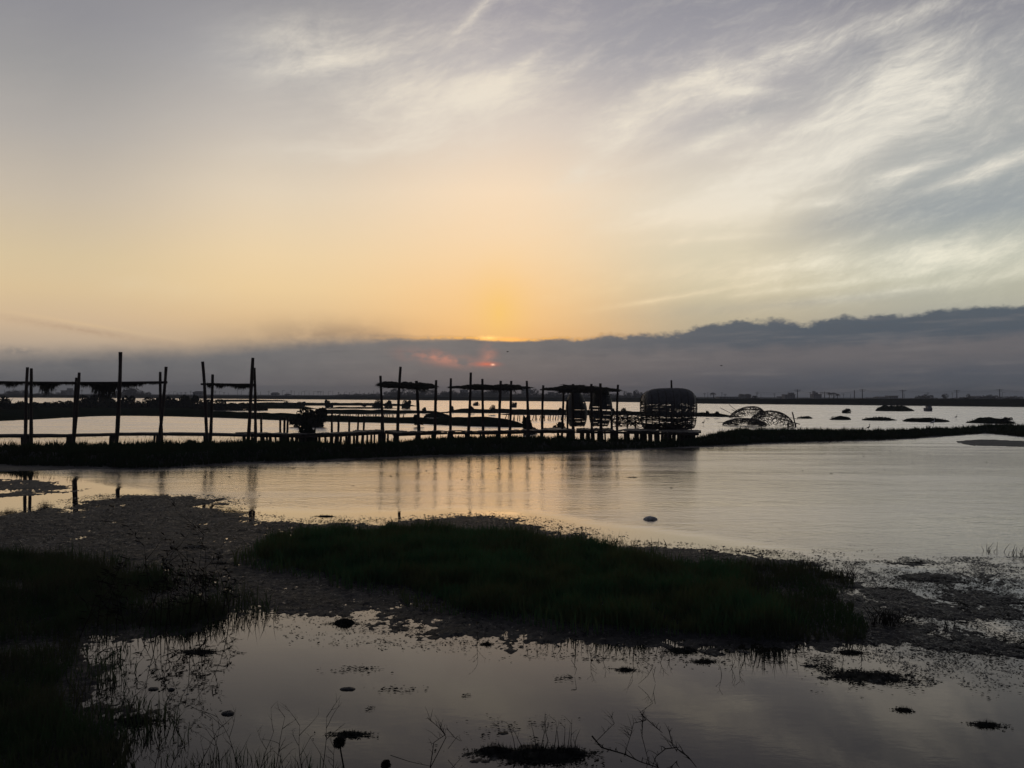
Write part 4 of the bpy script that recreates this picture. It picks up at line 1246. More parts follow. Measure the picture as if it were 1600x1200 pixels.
house(107, 9, 610.5, 640, 'square hazy building left of the leaning left post, small tower on top', extra=[(109, 3.5, 606.5)])
house(311, 7, 611, 520, 'dark squat building behind the small left frame', roof='hip')
house(430, 5, 613, 600, 'small grey house right of the small left frame', roof='hip', wins=2, levels=1)
house(449.5, 3, 615, 560, 'tiny dark hut on the skyline above the mangrove thicket', roof='hip', wins=1, levels=1)
house(573, 5, 616, 560, 'low shed left of the central frame', roof='hip', wins=2, levels=1)
house(725, 6, 609.5, 640, 'square grey block behind the first posts of the long frame')
house(744, 9, 611, 700, 'broad grey block behind the tallest post of the long frame', wins=4)
house(771, 8, 612, 700, 'pale broad block at the middle of the long frame', wins=4)
house(789, 7, 610.5, 700, 'grey block behind the paired posts of the long frame')
house(822, 7.5, 608.5, 640, 'tall square building at the right end of the long frame', levels=3)
house(861, 5, 613, 640, 'small block behind the first post of the cage frame', wins=2)
house(1141, 20, 620.5, 520, 'very long low shed right of the barrel cage', wins=8, levels=1)
house(1164, 7, 617, 540, 'dark rooftop house above the collapsed domes', extra=[(1158, 2, 615.5), (1168, 2, 615.5)])
house(1232, 8, 617, 540, 'stepped grey factory block left of the first big utility pole', wins=4, extra=[(1236, 4, 613.5)])
house(1221, 5, 620, 560, 'low wing beside the stepped factory block', wins=2, levels=1)
house(1275, 6, 616.5, 520, 'narrow ribbed building beside a palm on the right skyline', wins=5, extra=[(1272, 1.2, 611), (1276, 1, 613)])
house(1357, 6, 621, 560, 'low house beneath the pair of utility poles', roof='hip', wins=3, levels=1)
house(1375, 8, 619.5, 560, 'gable-roofed hall right of the pair of utility poles', roof='hip', wins=4, levels=1)
house(1393, 7, 619, 560, 'flat hall just left of a utility pole', wins=4, levels=1)
house(1524, 8, 618.5, 560, 'temple-like house with a pointed roof on the far right', roof='hip', wins=3, levels=1)
house(1258, 9, 621.5, 500, 'low domed shed between the factory and the palms', roof='hip', wins=3, levels=1)


def upole(px, ytop, D, label, cross=1.0, r=.14, group='tall utility poles on the right skyline', name='utility_pole', lamp=False):
    top = P(px, ytop, D); base = Vector((top.x, D, .2))
    root = empty(name, base, label, 'pole', group)
    mb = MB(); mb.tube([base, top], [r * 1.25, r], 7); part('shaft', mb, M_pole, root)
    if cross:
        mb = MB(); mb.box(top + Vector((0, 0, -.35)), (cross, 0, 0), (0, .08, 0), (0, 0, .09)); mb.box(top + Vector((0, 0, -1.0)), (cross * .7, 0, 0), (0, .07, 0), (0, 0, .07)); part('crossarm', mb, M_pole, root)
    if lamp:
        mb = MB(); mb.tube([top, top + Vector((1.0, 0, .15))], [.07, .06], 5); mb.box(top + Vector((1.2, 0, .12)), (.35, 0, 0), (0, .12, 0), (0, 0, .07)); part('lamp_arm', mb, M_pole, root)
    return top


tops = []
for (x, yt, lab) in [(1246, 608.5, 'utility pole right beside the stepped factory block'), (1288.5, 612, 'utility pole with a broad crossarm among the palms'), (1335, 609.5, 'bare thick pole left of the pair on the right skyline'), (1347.5, 608, 'utility pole above the low house roofs'),
                     (1410.5, 609, 'utility pole behind the large rounded bush mound'), (1495, 609.5, 'utility pole above the widest islet'), (1562, 608, 'last utility pole near the right edge of the picture')]:
    tops.append((x, upole(x, yt, 420, lab, 0 if x == 1335 else (1.6 if x != 1288.5 else 2.6), .19)))
mb = MB()
tt = [t for x, t in tops if x != 1335]
tt = [P(1180, 611, 420)] + tt + [P(1640, 609, 420)]
for a, c in zip(tt[:-1], tt[1:]):
    for dz_, dx_ in ((-.3, -1.2), (-.3, 1.2), (-1.0, 0)):
        n = 12
        mb.tube([a.lerp(c, i / n) + Vector((0, dx_, dz_ - 4 * .9 * (i / n) * (1 - i / n))) for i in range(n + 1)], .022, 3, cap=False)
o = single('power_line', mb, M_wire, (tt[0].x, 420, 0), 'thin sagging wires strung between the utility poles on the right', 'power line')

xs_ = [7, 87, 128, 258, 264, 271, 277, 283, 290, 298, 306, 336, 343, 350, 357, 371, 377, 388, 402, 407, 420, 441, 448, 455, 460, 467, 471, 476, 483, 490, 497, 501, 505, 513, 520, 529, 538, 546, 550, 556, 562, 570, 584, 590,
       1101, 1106, 1116, 1128, 1133, 1183, 1189, 1210, 1266, 1282, 1304, 1318, 1329, 1413, 1450, 1488, 1566]
for i, x in enumerate(xs_):
    yt = random.uniform(609.5, 613.5) + max(0, x - 700) * .0042 - (3 if x < 130 else 0)
    rr = random.random()
    upole(x, yt, random.uniform(430, 520), ordn(i) + ' thin pole from the left on the hazy skyline', cross=(random.uniform(.5, .9) if rr < .3 else 0), r=.085, group='thin poles along the far shore', name='thin_pole', lamp=rr > .7)

# ------------------------------------------------------------------ birds, boat, floating things
random.seed(77)
def stand_bird(px, ybase, z, hh, mat, label, name, cat, pale=True):
    g0 = G(px, ybase, z); s_ = hh
    root = empty(name, g0, label, cat)
    o = g0
    mb = MB()
    mb.tube([o + Vector((-.30 * s_, 0, .38 * s_)), o + Vector((-.16 * s_, 0, .46 * s_)), o + Vector((0, 0, .52 * s_)), o + Vector((.12 * s_, 0, .60 * s_)), o + Vector((.15 * s_, 0, .74 * s_)), o + Vector((.11 * s_, 0, .86 * s_)), o + Vector((.14 * s_, 0, .95 * s_)), o + Vector((.20 * s_, 0, .955 * s_)), o + Vector((.34 * s_, 0, .93 * s_))],
            [.01 * s_, .075 * s_, .105 * s_, .065 * s_, .03 * s_, .026 * s_, .036 * s_, .024 * s_, .004 * s_], 8)
    part('body', mb, mat, root, True)
    for d in (-.02, .03):
        mb = MB(); mb.tube([o + Vector((0, d * s_, .45 * s_)), o + Vector((.03 * s_, d * s_, .22 * s_)), o + Vector((0, d * s_, -.03))], [.016 * s_, .010 * s_, .010 * s_], 5); part('leg', mb, M_darkbird, root)


stand_bird(1458, 667.5, .3, .62, M_egret, 'pale egret standing on the dike below the widest islet', 'egret', 'bird')
stand_bird(1357, 674, .3, .42, M_darkbird, 'small dark bird standing on the dike below the right islets', 'bird', 'bird')
stand_bird(1494, 655.5, 0, .5, M_darkbird, 'dark wading bird in the water at the tip of the widest islet', 'bird', 'bird')
stand_bird(1099, 665, 0, .45, M_darkbird, 'dark bird perched in the water right of the barrel cage', 'bird', 'bird')
for (x, y, D, lab) in [(793, 549.6, 120, 'tiny dark bird flying left of the sun glow, the nearer to the sun'), (1127, 571.5, 130, 'tiny dark bird flying over the collapsed domes')]:
    c = P(x, y, D); mb = MB()
    mb.tube([c + Vector((-.22, 0, 0)), c, c + Vector((.22, 0, .02))], [.01, .05, .01], 6)
    for sgn in (-1, 1):
        mb.add([tuple(c + Vector(v)) for v in ((-.09, 0, .02), (.09, 0, .02), (.05, sgn * .25, .12), (-.02, sgn * .50, .06))], [(0, 1, 2, 3)])
    single('flying_bird', mb, M_darkbird, tuple(c), lab, 'bird')
# pale hut boat at right
g0 = G(1450, 642.3); k = g0.y / F
root = empty('moored_boat', g0, 'small pale moored boat with a low cabin right of the large bush mound', 'boat')
mb = MB(); V = []; Fc = []
for i in range(9):
    t = -1 + 2 * i / 8; w_ = .7 * (1 - abs(t) ** 3) + .05; zz = .35 + .18 * t * t
    for yy, z_ in ((-w_, zz), (-w_ * .6, -.05), (w_ * .6, -.05), (w_, zz)): V.append((g0.x + t * 6.5 * k, g0.y + yy, z_))
for i in range(8):
    for j in range(3): Fc.append((i * 4 + j, i * 4 + j + 1, i * 4 + j + 5, i * 4 + j + 4))
    Fc.append((i * 4 + 3, i * 4, i * 4 + 4, i * 4 + 7))
mb.add(V, Fc); part('hull', mb, M_boat, root)
mb = MB(); mb.box(g0 + Vector((.1, 0, .58)), (3.0 * k, 0, 0), (0, .4, 0), (0, 0, .22)); part('cabin', mb, M_boat, root)
mb = MB(); mb.box(g0 + Vector((.1, 0, .83)), (3.5 * k, 0, 0), (0, .5, 0), (0, 0, .03)); part('cabin_roof', mb, M_roof, root)
mb = MB(); mb.tube([g0 + Vector((-.25, 0, .8)), g0 + Vector((-.25, 0, 1.15))], .03, 5); part('mast', mb, M_pole, root)


def lump(name, px, py, hw_px, hgt, mat, label, cat, group=None, seed=0, asp=.6, spiky=0):
    g0 = G(px, py); R_ = hw_px / F * g0.y; full = R_
    if mat is M_weed: R_ *= .55; hgt *= .55; asp *= .8
    r = np.random.default_rng(seed); nu, nv = 40, 12; mb = MB(); V = []; Fc = []
    for j in range(nv):
        ph = (j / (nv - 1)) * PI * .62
        for i in range(nu):
            an = 2 * PI * i / nu
            n_ = 1 + (.75 if mat is M_weed else .4) * float(fbm(np.array(math.cos(an) * 1.9 + seed * 3.1), np.array(math.sin(an) * 1.9 + ph), 4, seed))
            V.append((R_ * math.sin(ph) * math.cos(an) * n_, R_ * asp * math.sin(ph) * math.sin(an) * n_, hgt * (math.cos(ph) * (.8 + .3 * (n_ - 1)))))
    for j in range(nv - 1):
        for i in range(nu):
            i2 = (i + 1) % nu; Fc.append((j * nu + i, (j + 1) * nu + i, (j + 1) * nu + i2, j * nu + i2))
    mb.add(V, Fc)
    for q in range(spiky * 4 if mat is M_weed else 0):
        a = random.random() * 2 * PI; rr = abs(random.gauss(0, .95)) * (.6 + .8 * float(vnoise(np.array(math.cos(a) * 2.5 + seed), np.array(math.sin(a) * 2.5), 5)))
        x_, y_ = R_ * rr * math.cos(a), R_ * asp * rr * math.sin(a)
        L = random.uniform(.2, 1) * (.012 + R_ * .05); z_ = .004 + hgt * .6 * max(0, 1 - rr) * random.random()
        c_, s_ = math.cos(a * 7), math.sin(a * 7)
        mb.add([(x_ - c_ * L, y_ - s_ * L, z_), (x_ - s_ * L * .4, y_ + c_ * L * .4, z_ + .002), (x_ + c_ * L, y_ + s_ * L, z_ + random.random() * L * .5), (x_ + s_ * L * .4, y_ - c_ * L * .4, z_)], [(0, 1, 2, 3)])
    for q in range(spiky if mat is not M_weed else spiky // 4):
        a = random.random() * 2 * PI; rr = math.sqrt(random.random()) * 1.12
        x_, y_ = R_ * rr * math.cos(a), R_ * asp * rr * math.sin(a); z_ = hgt * max(.03, 1 - rr * rr) * .8
        L = random.uniform(.25, 1.0) * hgt + .015; w_ = .003 + R_ * .006
        mb.add([(x_ - w_, y_, z_ - .02), (x_ + w_, y_ + w_, z_ - .02), (x_ + random.uniform(-1, 1) * L * .7, y_ + random.uniform(-1, 1) * L * .7, z_ + L)], [(0, 1, 2)])
    return single(name, mb, mat, (0, 0, 0), label, cat, group).__setattr__('location', (g0.x, g0.y, 0))


lump('foam_block', 1017, 812, 10.5, .075, M_foam, 'crumpled pale foam lump floating alone in the near pond', 'foam block', seed=3, asp=.7)
gs = 'dark stones and lumps in the foreground pool'
lump('stone', 543, 1077, 11, .018, M_stone, 'smooth oval dark stone in the middle of the foreground pool', 'stone', gs, 4)
lump('stone', 357, 1115, 10, .022, M_stone, 'angular dark stone standing alone in the lower left pool', 'stone', gs, 5, .8)
lump('stone', 240, 1077, 8, .016, M_stone, 'dark lump beneath the leaning reed reflections', 'stone', gs, 6, .8)
lump('stone', 268, 1078, 5, .02, M_stone, 'smallest flat stone right of the lump under the reed reflections', 'stone', gs, 7, .6)
lump('stone', 1413, 1110, 17, .03, M_weed, 'mossy dark lump in the lower right pool, left one of the pair', 'stone', gs, 8, .7, 160)
lump('stone', 1541, 1133, 26, .035, M_weed, 'longer mossy lump nearest the lower right corner', 'stone', gs, 9, .6, 260)
gw = 'dark weed clumps around the mud flats'
for i, (x, y, hw, h, lab) in enumerate([
        (538, 974, 20, .09, 'round bristly clump at the pool edge below the left end of the grass island'), (310, 1019, 30, .03, 'long flat clump among the reed reflections at left'), (205, 1128, 38, .06, 'broad dark mound jutting from the lower left bank'),
        (977, 1047, 14, .03, 'small spiky clump in the open pool below the island'), (1067, 1017, 26, .05, 'dark clump on the shore below the island, left of the broken twigs'), (1101, 1034, 18, .03, 'flat clump beside the shore, third below the island'),
        (760, 1007, 8, .03, 'tiny clump at the waterline right of centre'), (1460, 905, 46, .03, 'long dark weed mat in the right shallows'), (1385, 921, 22, .03, 'short dark mat left of the long weed mat'), (1310, 903, 20, .05, 'dark tuft at the tip of the grass island'),
        (508, 807, 16, .04, 'black weed strip on the far edge of the mud'), (988, 746, 9, .02, 'thin dark plank-like weed floating below the cages'), (1135, 876, 22, .04, 'dark clump in the mud behind the island'), (1330, 1020, 24, .04, 'spiky clump by the puddle at lower right'),
        (1430, 880, 14, .02, 'small dark weed piece above the long mat'), (1357, 1057, 60, .03, 'broad crumbly weed patch in the lower right pool'), (840, 1182, 62, .08, 'large dark tussock mass at the bottom centre'), (775, 1175, 34, .06, 'smaller tussock joined to the large bottom tussock'),
        (885, 1178, 38, .07, 'right shoulder of the bottom tussock below the upright twigs'), (547, 1148, 26, .02, 'leafy floating scrap above the seed head'), (1590, 1015, 22, .04, 'dark tuft at the right edge of the picture'), (150, 815, 22, .02, 'dark streak of weed on the left mud'),
        (238, 843, 18, .02, 'dark weed streak in the middle of the left mud'), (70, 867, 30, .03, 'weed heap at the top of the left bank'), (315, 858, 34, .03, 'dark weed heap left of the grass island'), (345, 882, 30, .03, 'second weed heap left of the grass island')]):
    lump('weed_clump', x, y, hw * 1.2, h, M_weed, lab, 'weed clump', gw, 20 + i, .55, int(60 + hw * 9))

# loose flecks
def flecks(name, spots, label, mat=M_weed):
    V = []; T = []
    for (px, py, a, b_, n, s_) in spots:
        for i in range(n):
            r = random.gauss(0, .5), random.gauss(0, .5)
            g0 = G(px + r[0] * a, py + r[1] * b_)
            if n > 400 and float(vnoise(np.array(g0.x * 5.0), np.array(g0.y * 3.2), 4)) * .6 + float(vnoise(np.array(g0.x * 12.0), np.array(g0.y * 9.0), 6)) * .4 < random.uniform(.38, .58): continue
            L = random.uniform(.4, 1.6) * s_; W_ = L * (random.uniform(.15, .45) if s_ < .03 else random.uniform(.08, .2)); an = random.uniform(-.5, .5)
            u = np.array([math.cos(an) * L, math.sin(an) * L, 0]); v = np.array([-math.sin(an) * W_, math.cos(an) * W_, 0]); c = np.array([g0.x, g0.y, .004 + random.random() * .004])
            k_ = len(V); V += [c - u, c - v, c + u * random.uniform(.7, 1), c + v + np.array([0, 0, random.uniform(0, min(.02, L * .4))])]; T.append((k_, k_ + 1, k_ + 2, k_ + 3))
    o = link(name, big(name, np.array(V), np.array(T), None, mat), None)
    tag(o, label, 'debris', kind='stuff')


flecks('floating_debris', [(560, 1047, 45, 7, 90, .014), (620, 1078, 40, 6, 60, .012), (580, 1108, 10, 5, 20, .01), (730, 1088, 10, 3, 14, .012), (820, 1142, 80, 20, 520, .009), (885, 1060, 22, 6, 60, .012), (1355, 1060, 100, 17, 2200, .012), (1460, 880, 120, 10, 120, .02), (1530, 935, 130, 38, 5500, .014), (1560, 1010, 110, 22, 2600, .013),
                           (1410, 965, 90, 32, 2600, .013), (1180, 864, 160, 8, 1100, .016), (1000, 850, 80, 5, 90, .02), (880, 828, 60, 6, 120, .02), (740, 808, 70, 4, 120, .02), (560, 815, 120, 4, 160, .02), (330, 790, 80, 12, 160, .02), (680, 735, 300, 18, 50, .05), (1350, 735, 250, 25, 14, .06),
                           (480, 723, 60, 5, 16, .07), (1030, 1028, 200, 8, 260, .014), (700, 1005, 200, 7, 200, .012), (1265, 1038, 90, 14, 1300, .011), (640, 985, 80, 12, 500, .009), (450, 965, 90, 5, 100, .012), (1560, 1080, 60, 20, 30, .012), (1300, 880, 120, 8, 150, .016)],
       'scattered flecks of weed and debris floating at the water edges')

M_scum = material('algae_film', (.020, .022, .019), (.010, .011, .010), 9, .42, .4, 40, spec=.35)


def litter(name, pl, n, inner, smin, smax, mat, label, seed, keep=.45):
    x = []; y = []
    mn = pl.min(0); mx = pl.max(0); mn = np.maximum(mn, [-14, 4.4]); mx = np.minimum(mx, [14, 26])
    X_ = rng.uniform(mn[0], mx[0], n * 5); Y_ = rng.uniform(mn[1], mx[1], n * 5)
    d = sdist(X_, Y_, pl); nn_ = fbm(X_ * 2.4, Y_ * 2.0, 4, seed); n2 = fbm(X_ * 8, Y_ * 6, 3, seed + 5)
    k = (d > inner + nn_ * .35) & (nn_ * .5 + n2 * .7 > rng.uniform(-.35, keep, len(X_))) & (np.abs(X_) < Y_ * .66)
    X_, Y_ = X_[k][:n], Y_[k][:n]; m = len(X_)
    Z_ = np.maximum(height(X_, Y_), .0) + .004
    L = rng.uniform(smin, smax, m) * (.5 + Y_ / 16); Wd = L * rng.uniform(.2, .6, m); an = rng.uniform(0, PI, m)
    u = np.stack([np.cos(an) * L, np.sin(an) * L, rng.uniform(-.25, .25, m) * L], -1); v = np.stack([-np.sin(an) * Wd, np.cos(an) * Wd, rng.uniform(-.3, .3, m) * Wd], -1)
    c = np.stack([X_, Y_, Z_], -1)
    V = np.stack([c - u, c - v, c + u * .8, c + v], 1).reshape(-1, 3); q = np.arange(m) * 4
    tag(link(name, big(name, V, np.stack([q, q + 1, q + 2, q + 3], -1), None, mat), None), label, 'weed', kind='stuff')


litter('weed_scraps', MUD_MAIN, 30000, -.35, .006, .020, M_weed, 'dark scraps of dead weed strewn over the wet mud flats', 41)
litter('algae_film', MUD_MAIN, 24000, -.45, .006, .024, M_scum, 'greyish algae film on the mud and along its ragged water edges', 52, .6)
litter('algae_film', poly([(1330, 885), (1620, 870), (1620, 1075), (1380, 1040), (1330, 980)]), 22000, -.3, .005, .020, M_scum, 'broken algae film over the shallows at the right edge', 63, .55)

# ------------------------------------------------------------------ foreground twigs and reeds
def sprig(px, py, h_px, lean, label, name='reed', cat='reed', group=None, br=4, z=0.0, th=.004, seed=0, curl=0.3, brlen=.35, leafy=0):
    rs = random.Random(seed); g0 = G(px, py, z); H = h_px / F * g0.y
    root = None; mb = MB()
    def grow(p, d, L, r, lev):
        n = 6; pts = [Vector(p)]; rr = [r]; dd_ = Vector(d).normalized()
        for i in range(n):
            dd_ = (dd_ + Vector((rs.uniform(-1, 1), rs.uniform(-1, 1), rs.uniform(-.6, .4))) * .10 * (1 + curl)).normalized()
            pts.append(pts[-1] + dd_ * L / n); rr.append(r * (1 - .75 * (i + 1) / n))
            if lev < 2 and i >= 1 and rs.random() < br / 6.0 * (1 if lev == 0 else .6):
                s_ = rs.choice((-1, 1)); nd = (dd_ + Vector((s_ * rs.uniform(.5, 1.1), rs.uniform(-.5, .5), rs.uniform(-.2, .5)))).normalized()
                grow(pts[-1], nd, L * brlen * rs.uniform(.5, 1.2), r * .55, lev + 1)
            if leafy and rs.random() < leafy:
                e = pts[-1] + Vector((rs.uniform(-1, 1), rs.uniform(-1, 1), rs.uniform(-.3, .6))) * .09
                w_ = Vector((.007, 0, .004)); m_ = (pts[-1] + e) / 2
                mb.add([tuple(v) for v in (pts[-1], m_ + w_, e, m_ - w_)], [(0, 1, 2, 3)])
        mb.tube(pts, rr, 4, cap=False)
    grow(g0 + Vector((0, 0, -.04)), Vector((lean, rs.uniform(-.15, .15), 1)), H, th, 0)
    return single(name, mb, M_twig, tuple(g0), label, cat, group)


random.seed(55)
gr = 'thin reeds on the left bank'
rl = [(198, 985, 80, -.1), (215, 985, 60, .2), (232, 984, 95, .05), (243, 983, 120, .1), (251, 984, 110, -.05), (259, 985, 90, .15), (268, 980, 100, -.15), (281, 984, 95, .1), (290, 980, 130, .12), (298, 982, 120, -.08), (305, 978, 100, .2), (318, 975, 105, .18), (327, 972, 70, -.1), (344, 968, 60, .05), (358, 964, 95, -.04),
      (150, 990, 80, .1), (168, 990, 70, -.2), (120, 1000, 90, .3), (180, 988, 70, .2)]
rl.sort()
for i, (x, y, h, l) in enumerate(rl):
    sprig(x, y, h * 1.15, l, ordn(i) + ' reed from the left on the edge of the left bank', group=gr, br=4, th=.006, seed=i, leafy=.55, z=.0)
# outlying bushy twigs, lower left
gr2 = 'bare twigs rising along the bottom edge'
tw = [(115, 1130, 70, .1), (135, 1135, 80, -.1), (150, 1128, 60, .25), (162, 1130, 55, .1), (172, 1130, 60, .3), (196, 1125, 50, .3), (240, 1200, 55, .1), (262, 1205, 60, .3), (300, 1210, 90, .4), (330, 1210, 80, .1), (345, 1215, 100, -.1), (380, 1215, 110, -.3), (402, 1215, 80, .1), (426, 1215, 110, .1), (450, 1215, 70, -.2),
      (478, 1215, 90, -.2), (502, 1215, 100, .02), (520, 1215, 60, .2)]
tw.sort()
for i, (x, y, h, l) in enumerate(tw):
    sprig(x, y, h, l, ordn(i) + ' twig from the left rising near the lower left edge', name='twig', cat='twig', group=gr2, br=5, th=.0036, seed=100 + i, brlen=.4)
gr3 = 'upright twigs on the bottom tussock'
tu = [(806, 1168, 55, -.1), (818, 1160, 38, -.5), (838, 1160, 40, -.2), (846, 1162, 55, 0), (857, 1150, 48, -.15), (866, 1160, 45, .05), (874, 1160, 42, -.15), (881, 1162, 40, .05), (886, 1164, 44, .1), (893, 1164, 50, .05), (897, 1166, 40, .1)]
for i, (x, y, h, l) in enumerate(tu):
    sprig(x, y, h, l, ordn(i) + ' upright twig from the left on the bottom centre tussock', name='twig', cat='twig', group=gr3, br=1, th=.003, seed=200 + i, z=.03)


def bent(pts, r, D_y, label, name='broken_reed', tw_n=8, seed=0, side=1.0, group=None, cat='reed'):
    rs = random.Random(seed); g0 = G(*D_y); mb = MB(); W_ = []
    for (x, y) in pts: W_.append(P(x, y, g0.y + rs.uniform(-.05, .05)))
    for q in W_: q.z = max(q.z, .006)
    r *= .7; mb.tube(W_, [r * (1 - .6 * i / len(W_)) for i in range(len(W_))], 5)
    for q in range(tw_n):
        i = rs.randint(1, len(W_) - 1); t = rs.random(); p0 = W_[i - 1].lerp(W_[i], t)
        L = rs.uniform(.03, .10); e = p0 + Vector((rs.uniform(-1, .3) * side, rs.uniform(-.4, .4), rs.uniform(.1, 1))) * L
        mb.tube([p0, (p0 + e) / 2 + Vector((0, 0, .006)), e], [r * .5, r * .4, r * .15], 4, cap=False)
    return single(name, mb, M_twig, tuple(g0), label, cat, group)


gb = 'broken and bent reeds in the foreground pool'
bent([(672, 1200), (678, 1160), (696, 1148), (688, 1138)], .004, (676, 1205), 'bent reed with a drooping tip, left of the pair in the bottom pool', seed=1, tw_n=12, group=gb)
bent([(668, 1215), (680, 1185), (697, 1152), (690, 1140), (668, 1122)], .004, (680, 1215), 'kinked reed folding back over itself, right of the pair', seed=2, tw_n=12, group=gb)
bent([(610, 1180), (640, 1190), (672, 1197)], .003, (640, 1200), 'straight fallen straw pointing left in the bottom pool', seed=3, tw_n=1, group=gb)
bent([(698, 1138), (710, 1152), (720, 1158)], .003, (705, 1170), 'short broken straw right of the kinked reed', seed=4, tw_n=2, group=gb)
bent([(700, 1170), (715, 1150), (722, 1158)], .0025, (705, 1180), 'tiny leaning straw beside the bottom tussock', seed=5, tw_n=1, group=gb)
gt = 'tangled dead branches at the bottom right of centre'
bent([(925, 1150), (940, 1168), (975, 1178), (1000, 1190), (1030, 1200)], .007, (970, 1200), 'thick fallen branch sweeping right from the bottom tussock', 'dead_branch', 16, 6, group=gt, cat='branch')
bent([(1005, 1112), (1003, 1150), (1012, 1185)], .004, (1010, 1190), 'slender upright branch in the tangle', 'dead_branch', 8, 7, group=gt, cat='branch')
bent([(1002, 1116), (1020, 1132), (1035, 1145)], .004, (1030, 1185), 'slanting twig falling to the right in the tangle', 'dead_branch', 12, 8, group=gt, cat='branch')
bent([(1045, 1140), (1050, 1162), (1058, 1175)], .004, (1058, 1178), 'forked upright branch at the right of the tangle', 'dead_branch', 16, 9, group=gt, cat='branch')
bent([(1058, 1168), (1040, 1170), (1025, 1182), (1018, 1205)], .005, (1030, 1200), 'arching branch curving down in the tangle', 'dead_branch', 10, 10, group=gt, cat='branch')
bent([(1058, 1170), (1075, 1182), (1088, 1210)], .005, (1075, 1205), 'arching branch reaching down to the bottom edge', 'dead_branch', 6, 11, group=gt, cat='branch')
bent([(985, 1150), (990, 1130), (1010, 1125), (1003, 1128)], .0035, (990, 1175), 'hooked twig at the top left of the tangle', 'dead_branch', 14, 12, group=gt, cat='branch')
bent([(930, 1160), (960, 1130), (955, 1118)], .003, (950, 1185), 'thin twig pointing up left of the tangle', 'dead_branch', 10, 13, group=gt, cat='branch')
bent([(975, 1182), (985, 1150), (975, 1140)], .003, (975, 1190), 'pair of fine sprouts on the fallen branch', 'dead_branch', 10, 14, group=gt, cat='branch')
# twigs along the pool edge below the island
random.seed(66)
ge = 'little twigs along the shore below the island'
te = [(745, 1010, 35, .05), (826, 1020, 16, -.2), (838, 1022, 14, .3), (925, 1032, 30, -.4), (940, 1030, 28, .3), (975, 1020, 18, 0), (990, 1028, 40, -.02), (1000, 1022, 30, -.1), (1030, 1035, 24, .15), (1048, 1030, 22, -.1), (1128, 1055, 28, .0), (1140, 1045, 26, .4), (1156, 1050, 22, -.2), (1235, 1020, 22, .2), (1320, 1030, 24, -.2),
      (1345, 1025, 30, .1), (1390, 1030, 18, 0), (1404, 1028, 14, .1)]
for i, (x, y, h, l) in enumerate(te):
    sprig(x, y, h, l, ordn(i) + ' twig from the left along the shore below the grass island', name='twig', cat='twig', group=ge, br=4, th=.003, seed=300 + i, brlen=.5)
bent([(893, 1032), (901, 1045), (898, 1057)], .003, (898, 1058), 'isolated kinked straw in the pool below the island', 'broken_reed', 2, 15, group=gb)
bent([(1000, 1028), (1020, 1042), (1012, 1056), (997, 1069)], .003, (1010, 1070), 'folded straw hanging over the pool below the island', 'broken_reed', 5, 16, group=gb)
bent([(1024, 1042), (1021, 1056), (1024, 1070)], .003, (1024, 1071), 'short kinked straw right of the folded straw', 'broken_reed', 2, 17, group=gb)
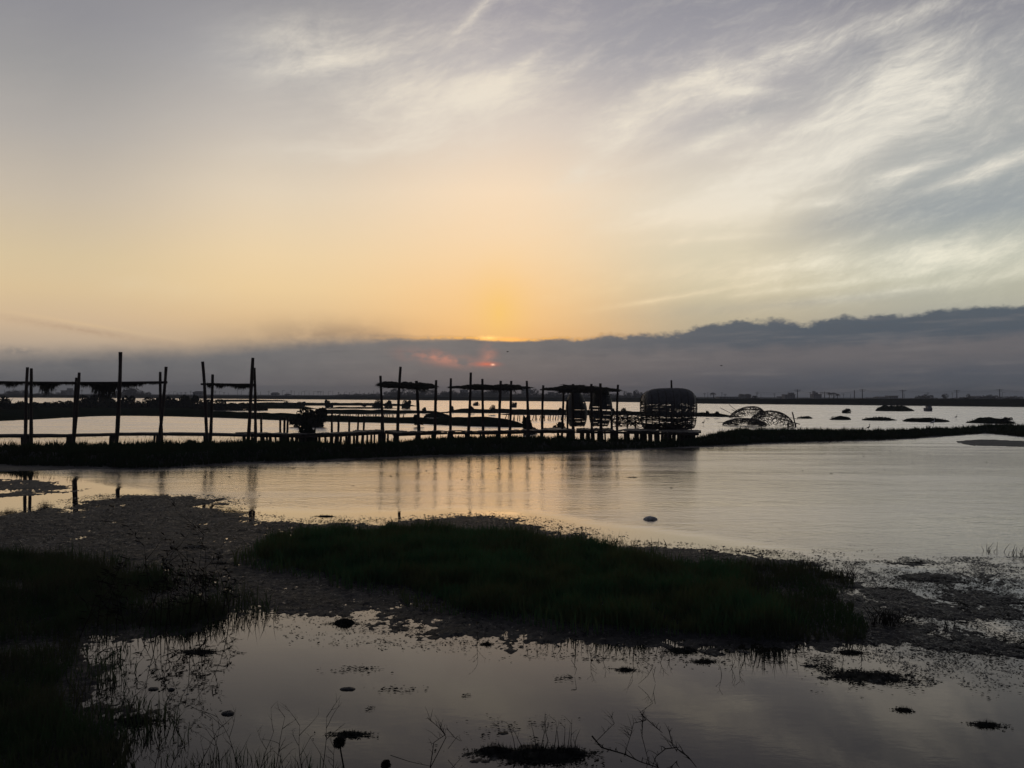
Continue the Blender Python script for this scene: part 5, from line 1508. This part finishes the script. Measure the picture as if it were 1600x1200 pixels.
# tufts at right
gtf = 'grass tufts at the right'
for i, (x, y, n_, hh, lab) in enumerate([(1378, 978, 40, 36, 'wiry tuft sprouting right of the island tip'), (1395, 975, 20, 26, 'smaller wiry tuft beside the island tip'), (1320, 900, 26, 20, 'thin tuft at the far corner of the island'), (1262, 884, 14, 14, 'short stalks on the far shore of the island'), (1480, 982, 12, 22, 'sparse stalks in the right shallows'), (1555, 862, 10, 16, 'stalks standing in the water near the right edge'), (1592, 868, 16, 18, 'weedy stalks cut by the right edge'), (970, 848, 10, 14, 'short stalks in the water behind the island'), (1028, 852, 5, 16, 'pair of slanting stalks behind the island')]):
    rs = random.Random(i); g0 = G(x, y); mb = MB()
    for q in range(n_):
        a = rs.uniform(-1, 1); o_ = Vector((rs.uniform(-.12, .12), rs.uniform(-.1, .1), -.02)); H = hh / F * g0.y * rs.uniform(.5, 1.1)
        d = Vector((a * .55, rs.uniform(-.4, .4), 1)); mb.tube([g0 + o_, g0 + o_ + d * H * .5, g0 + o_ + d * H + Vector((a * .15 * H, 0, -.05 * H))], [.004, .003, .001], 4, cap=False)
    single('grass_tuft', mb, M_twig, tuple(g0), lab, 'grass tuft', gtf)

# round seed heads
def seedhead(px, py, rp, sx, sy, label, seed):
    rs = random.Random(seed); D_ = G(sx, 1215).y; c = P(px, py, D_ - .4); b0 = Vector((P(sx, sy, D_ - .4).x, D_ - .4, -.02))
    root = empty('seed_head', b0, label, 'seed head', 'round seed heads at the bottom edge')
    mb = MB(); mb.tube([b0, b0.lerp(c, .5) + Vector((.01, 0, 0)), c], [.006, .005, .004], 6); part('stem', mb, M_twig, root)
    mb = MB(); R_ = rp / F * (D_ - .4)
    for q in range(700):
        d = Vector((rs.gauss(0, 1), rs.gauss(0, 1), rs.gauss(0, 1))).normalized(); e = c + d * R_ * rs.uniform(.75, 1.08)
        s_ = d.cross(Vector((rs.random(), rs.random(), rs.random()))).normalized() * .0022
        mb.add([tuple(c + d * R_ * .2 - s_), tuple(c + d * R_ * .2 + s_), tuple(e + s_), tuple(e - s_)], [(0, 1, 2, 3)])
    part('head', mb, M_seed, root)


seedhead(530, 1160, 10, 545, 1230, 'round fuzzy seed head on a leaning stalk at the bottom edge', 1)
seedhead(603, 1195, 8, 605, 1240, 'second seed head, half cut by the bottom edge', 2)

# ------------------------------------------------------------------ haze
me = bpy.data.meshes.new('haze'); hb = MB(); hb.box((0, 0, 6.4), (1560, 0, 0), (0, 1560, 0), (0, 0, 8.0)); me = hb.mesh('haze')
M_haze = bpy.data.materials.new('haze'); M_haze.use_nodes = True
hn = M_haze.node_tree
for n_ in list(hn.nodes): hn.nodes.remove(n_)
pv = hn.nodes.new('ShaderNodeVolumePrincipled'); ho = hn.nodes.new('ShaderNodeOutputMaterial')
hn.links.new(pv.outputs[0], ho.inputs['Volume'])
pv.inputs['Color'].default_value = (.86, .88, .93, 1); pv.inputs['Density'].default_value = .0006
tag(link('haze', me, M_haze), kind='stuff')
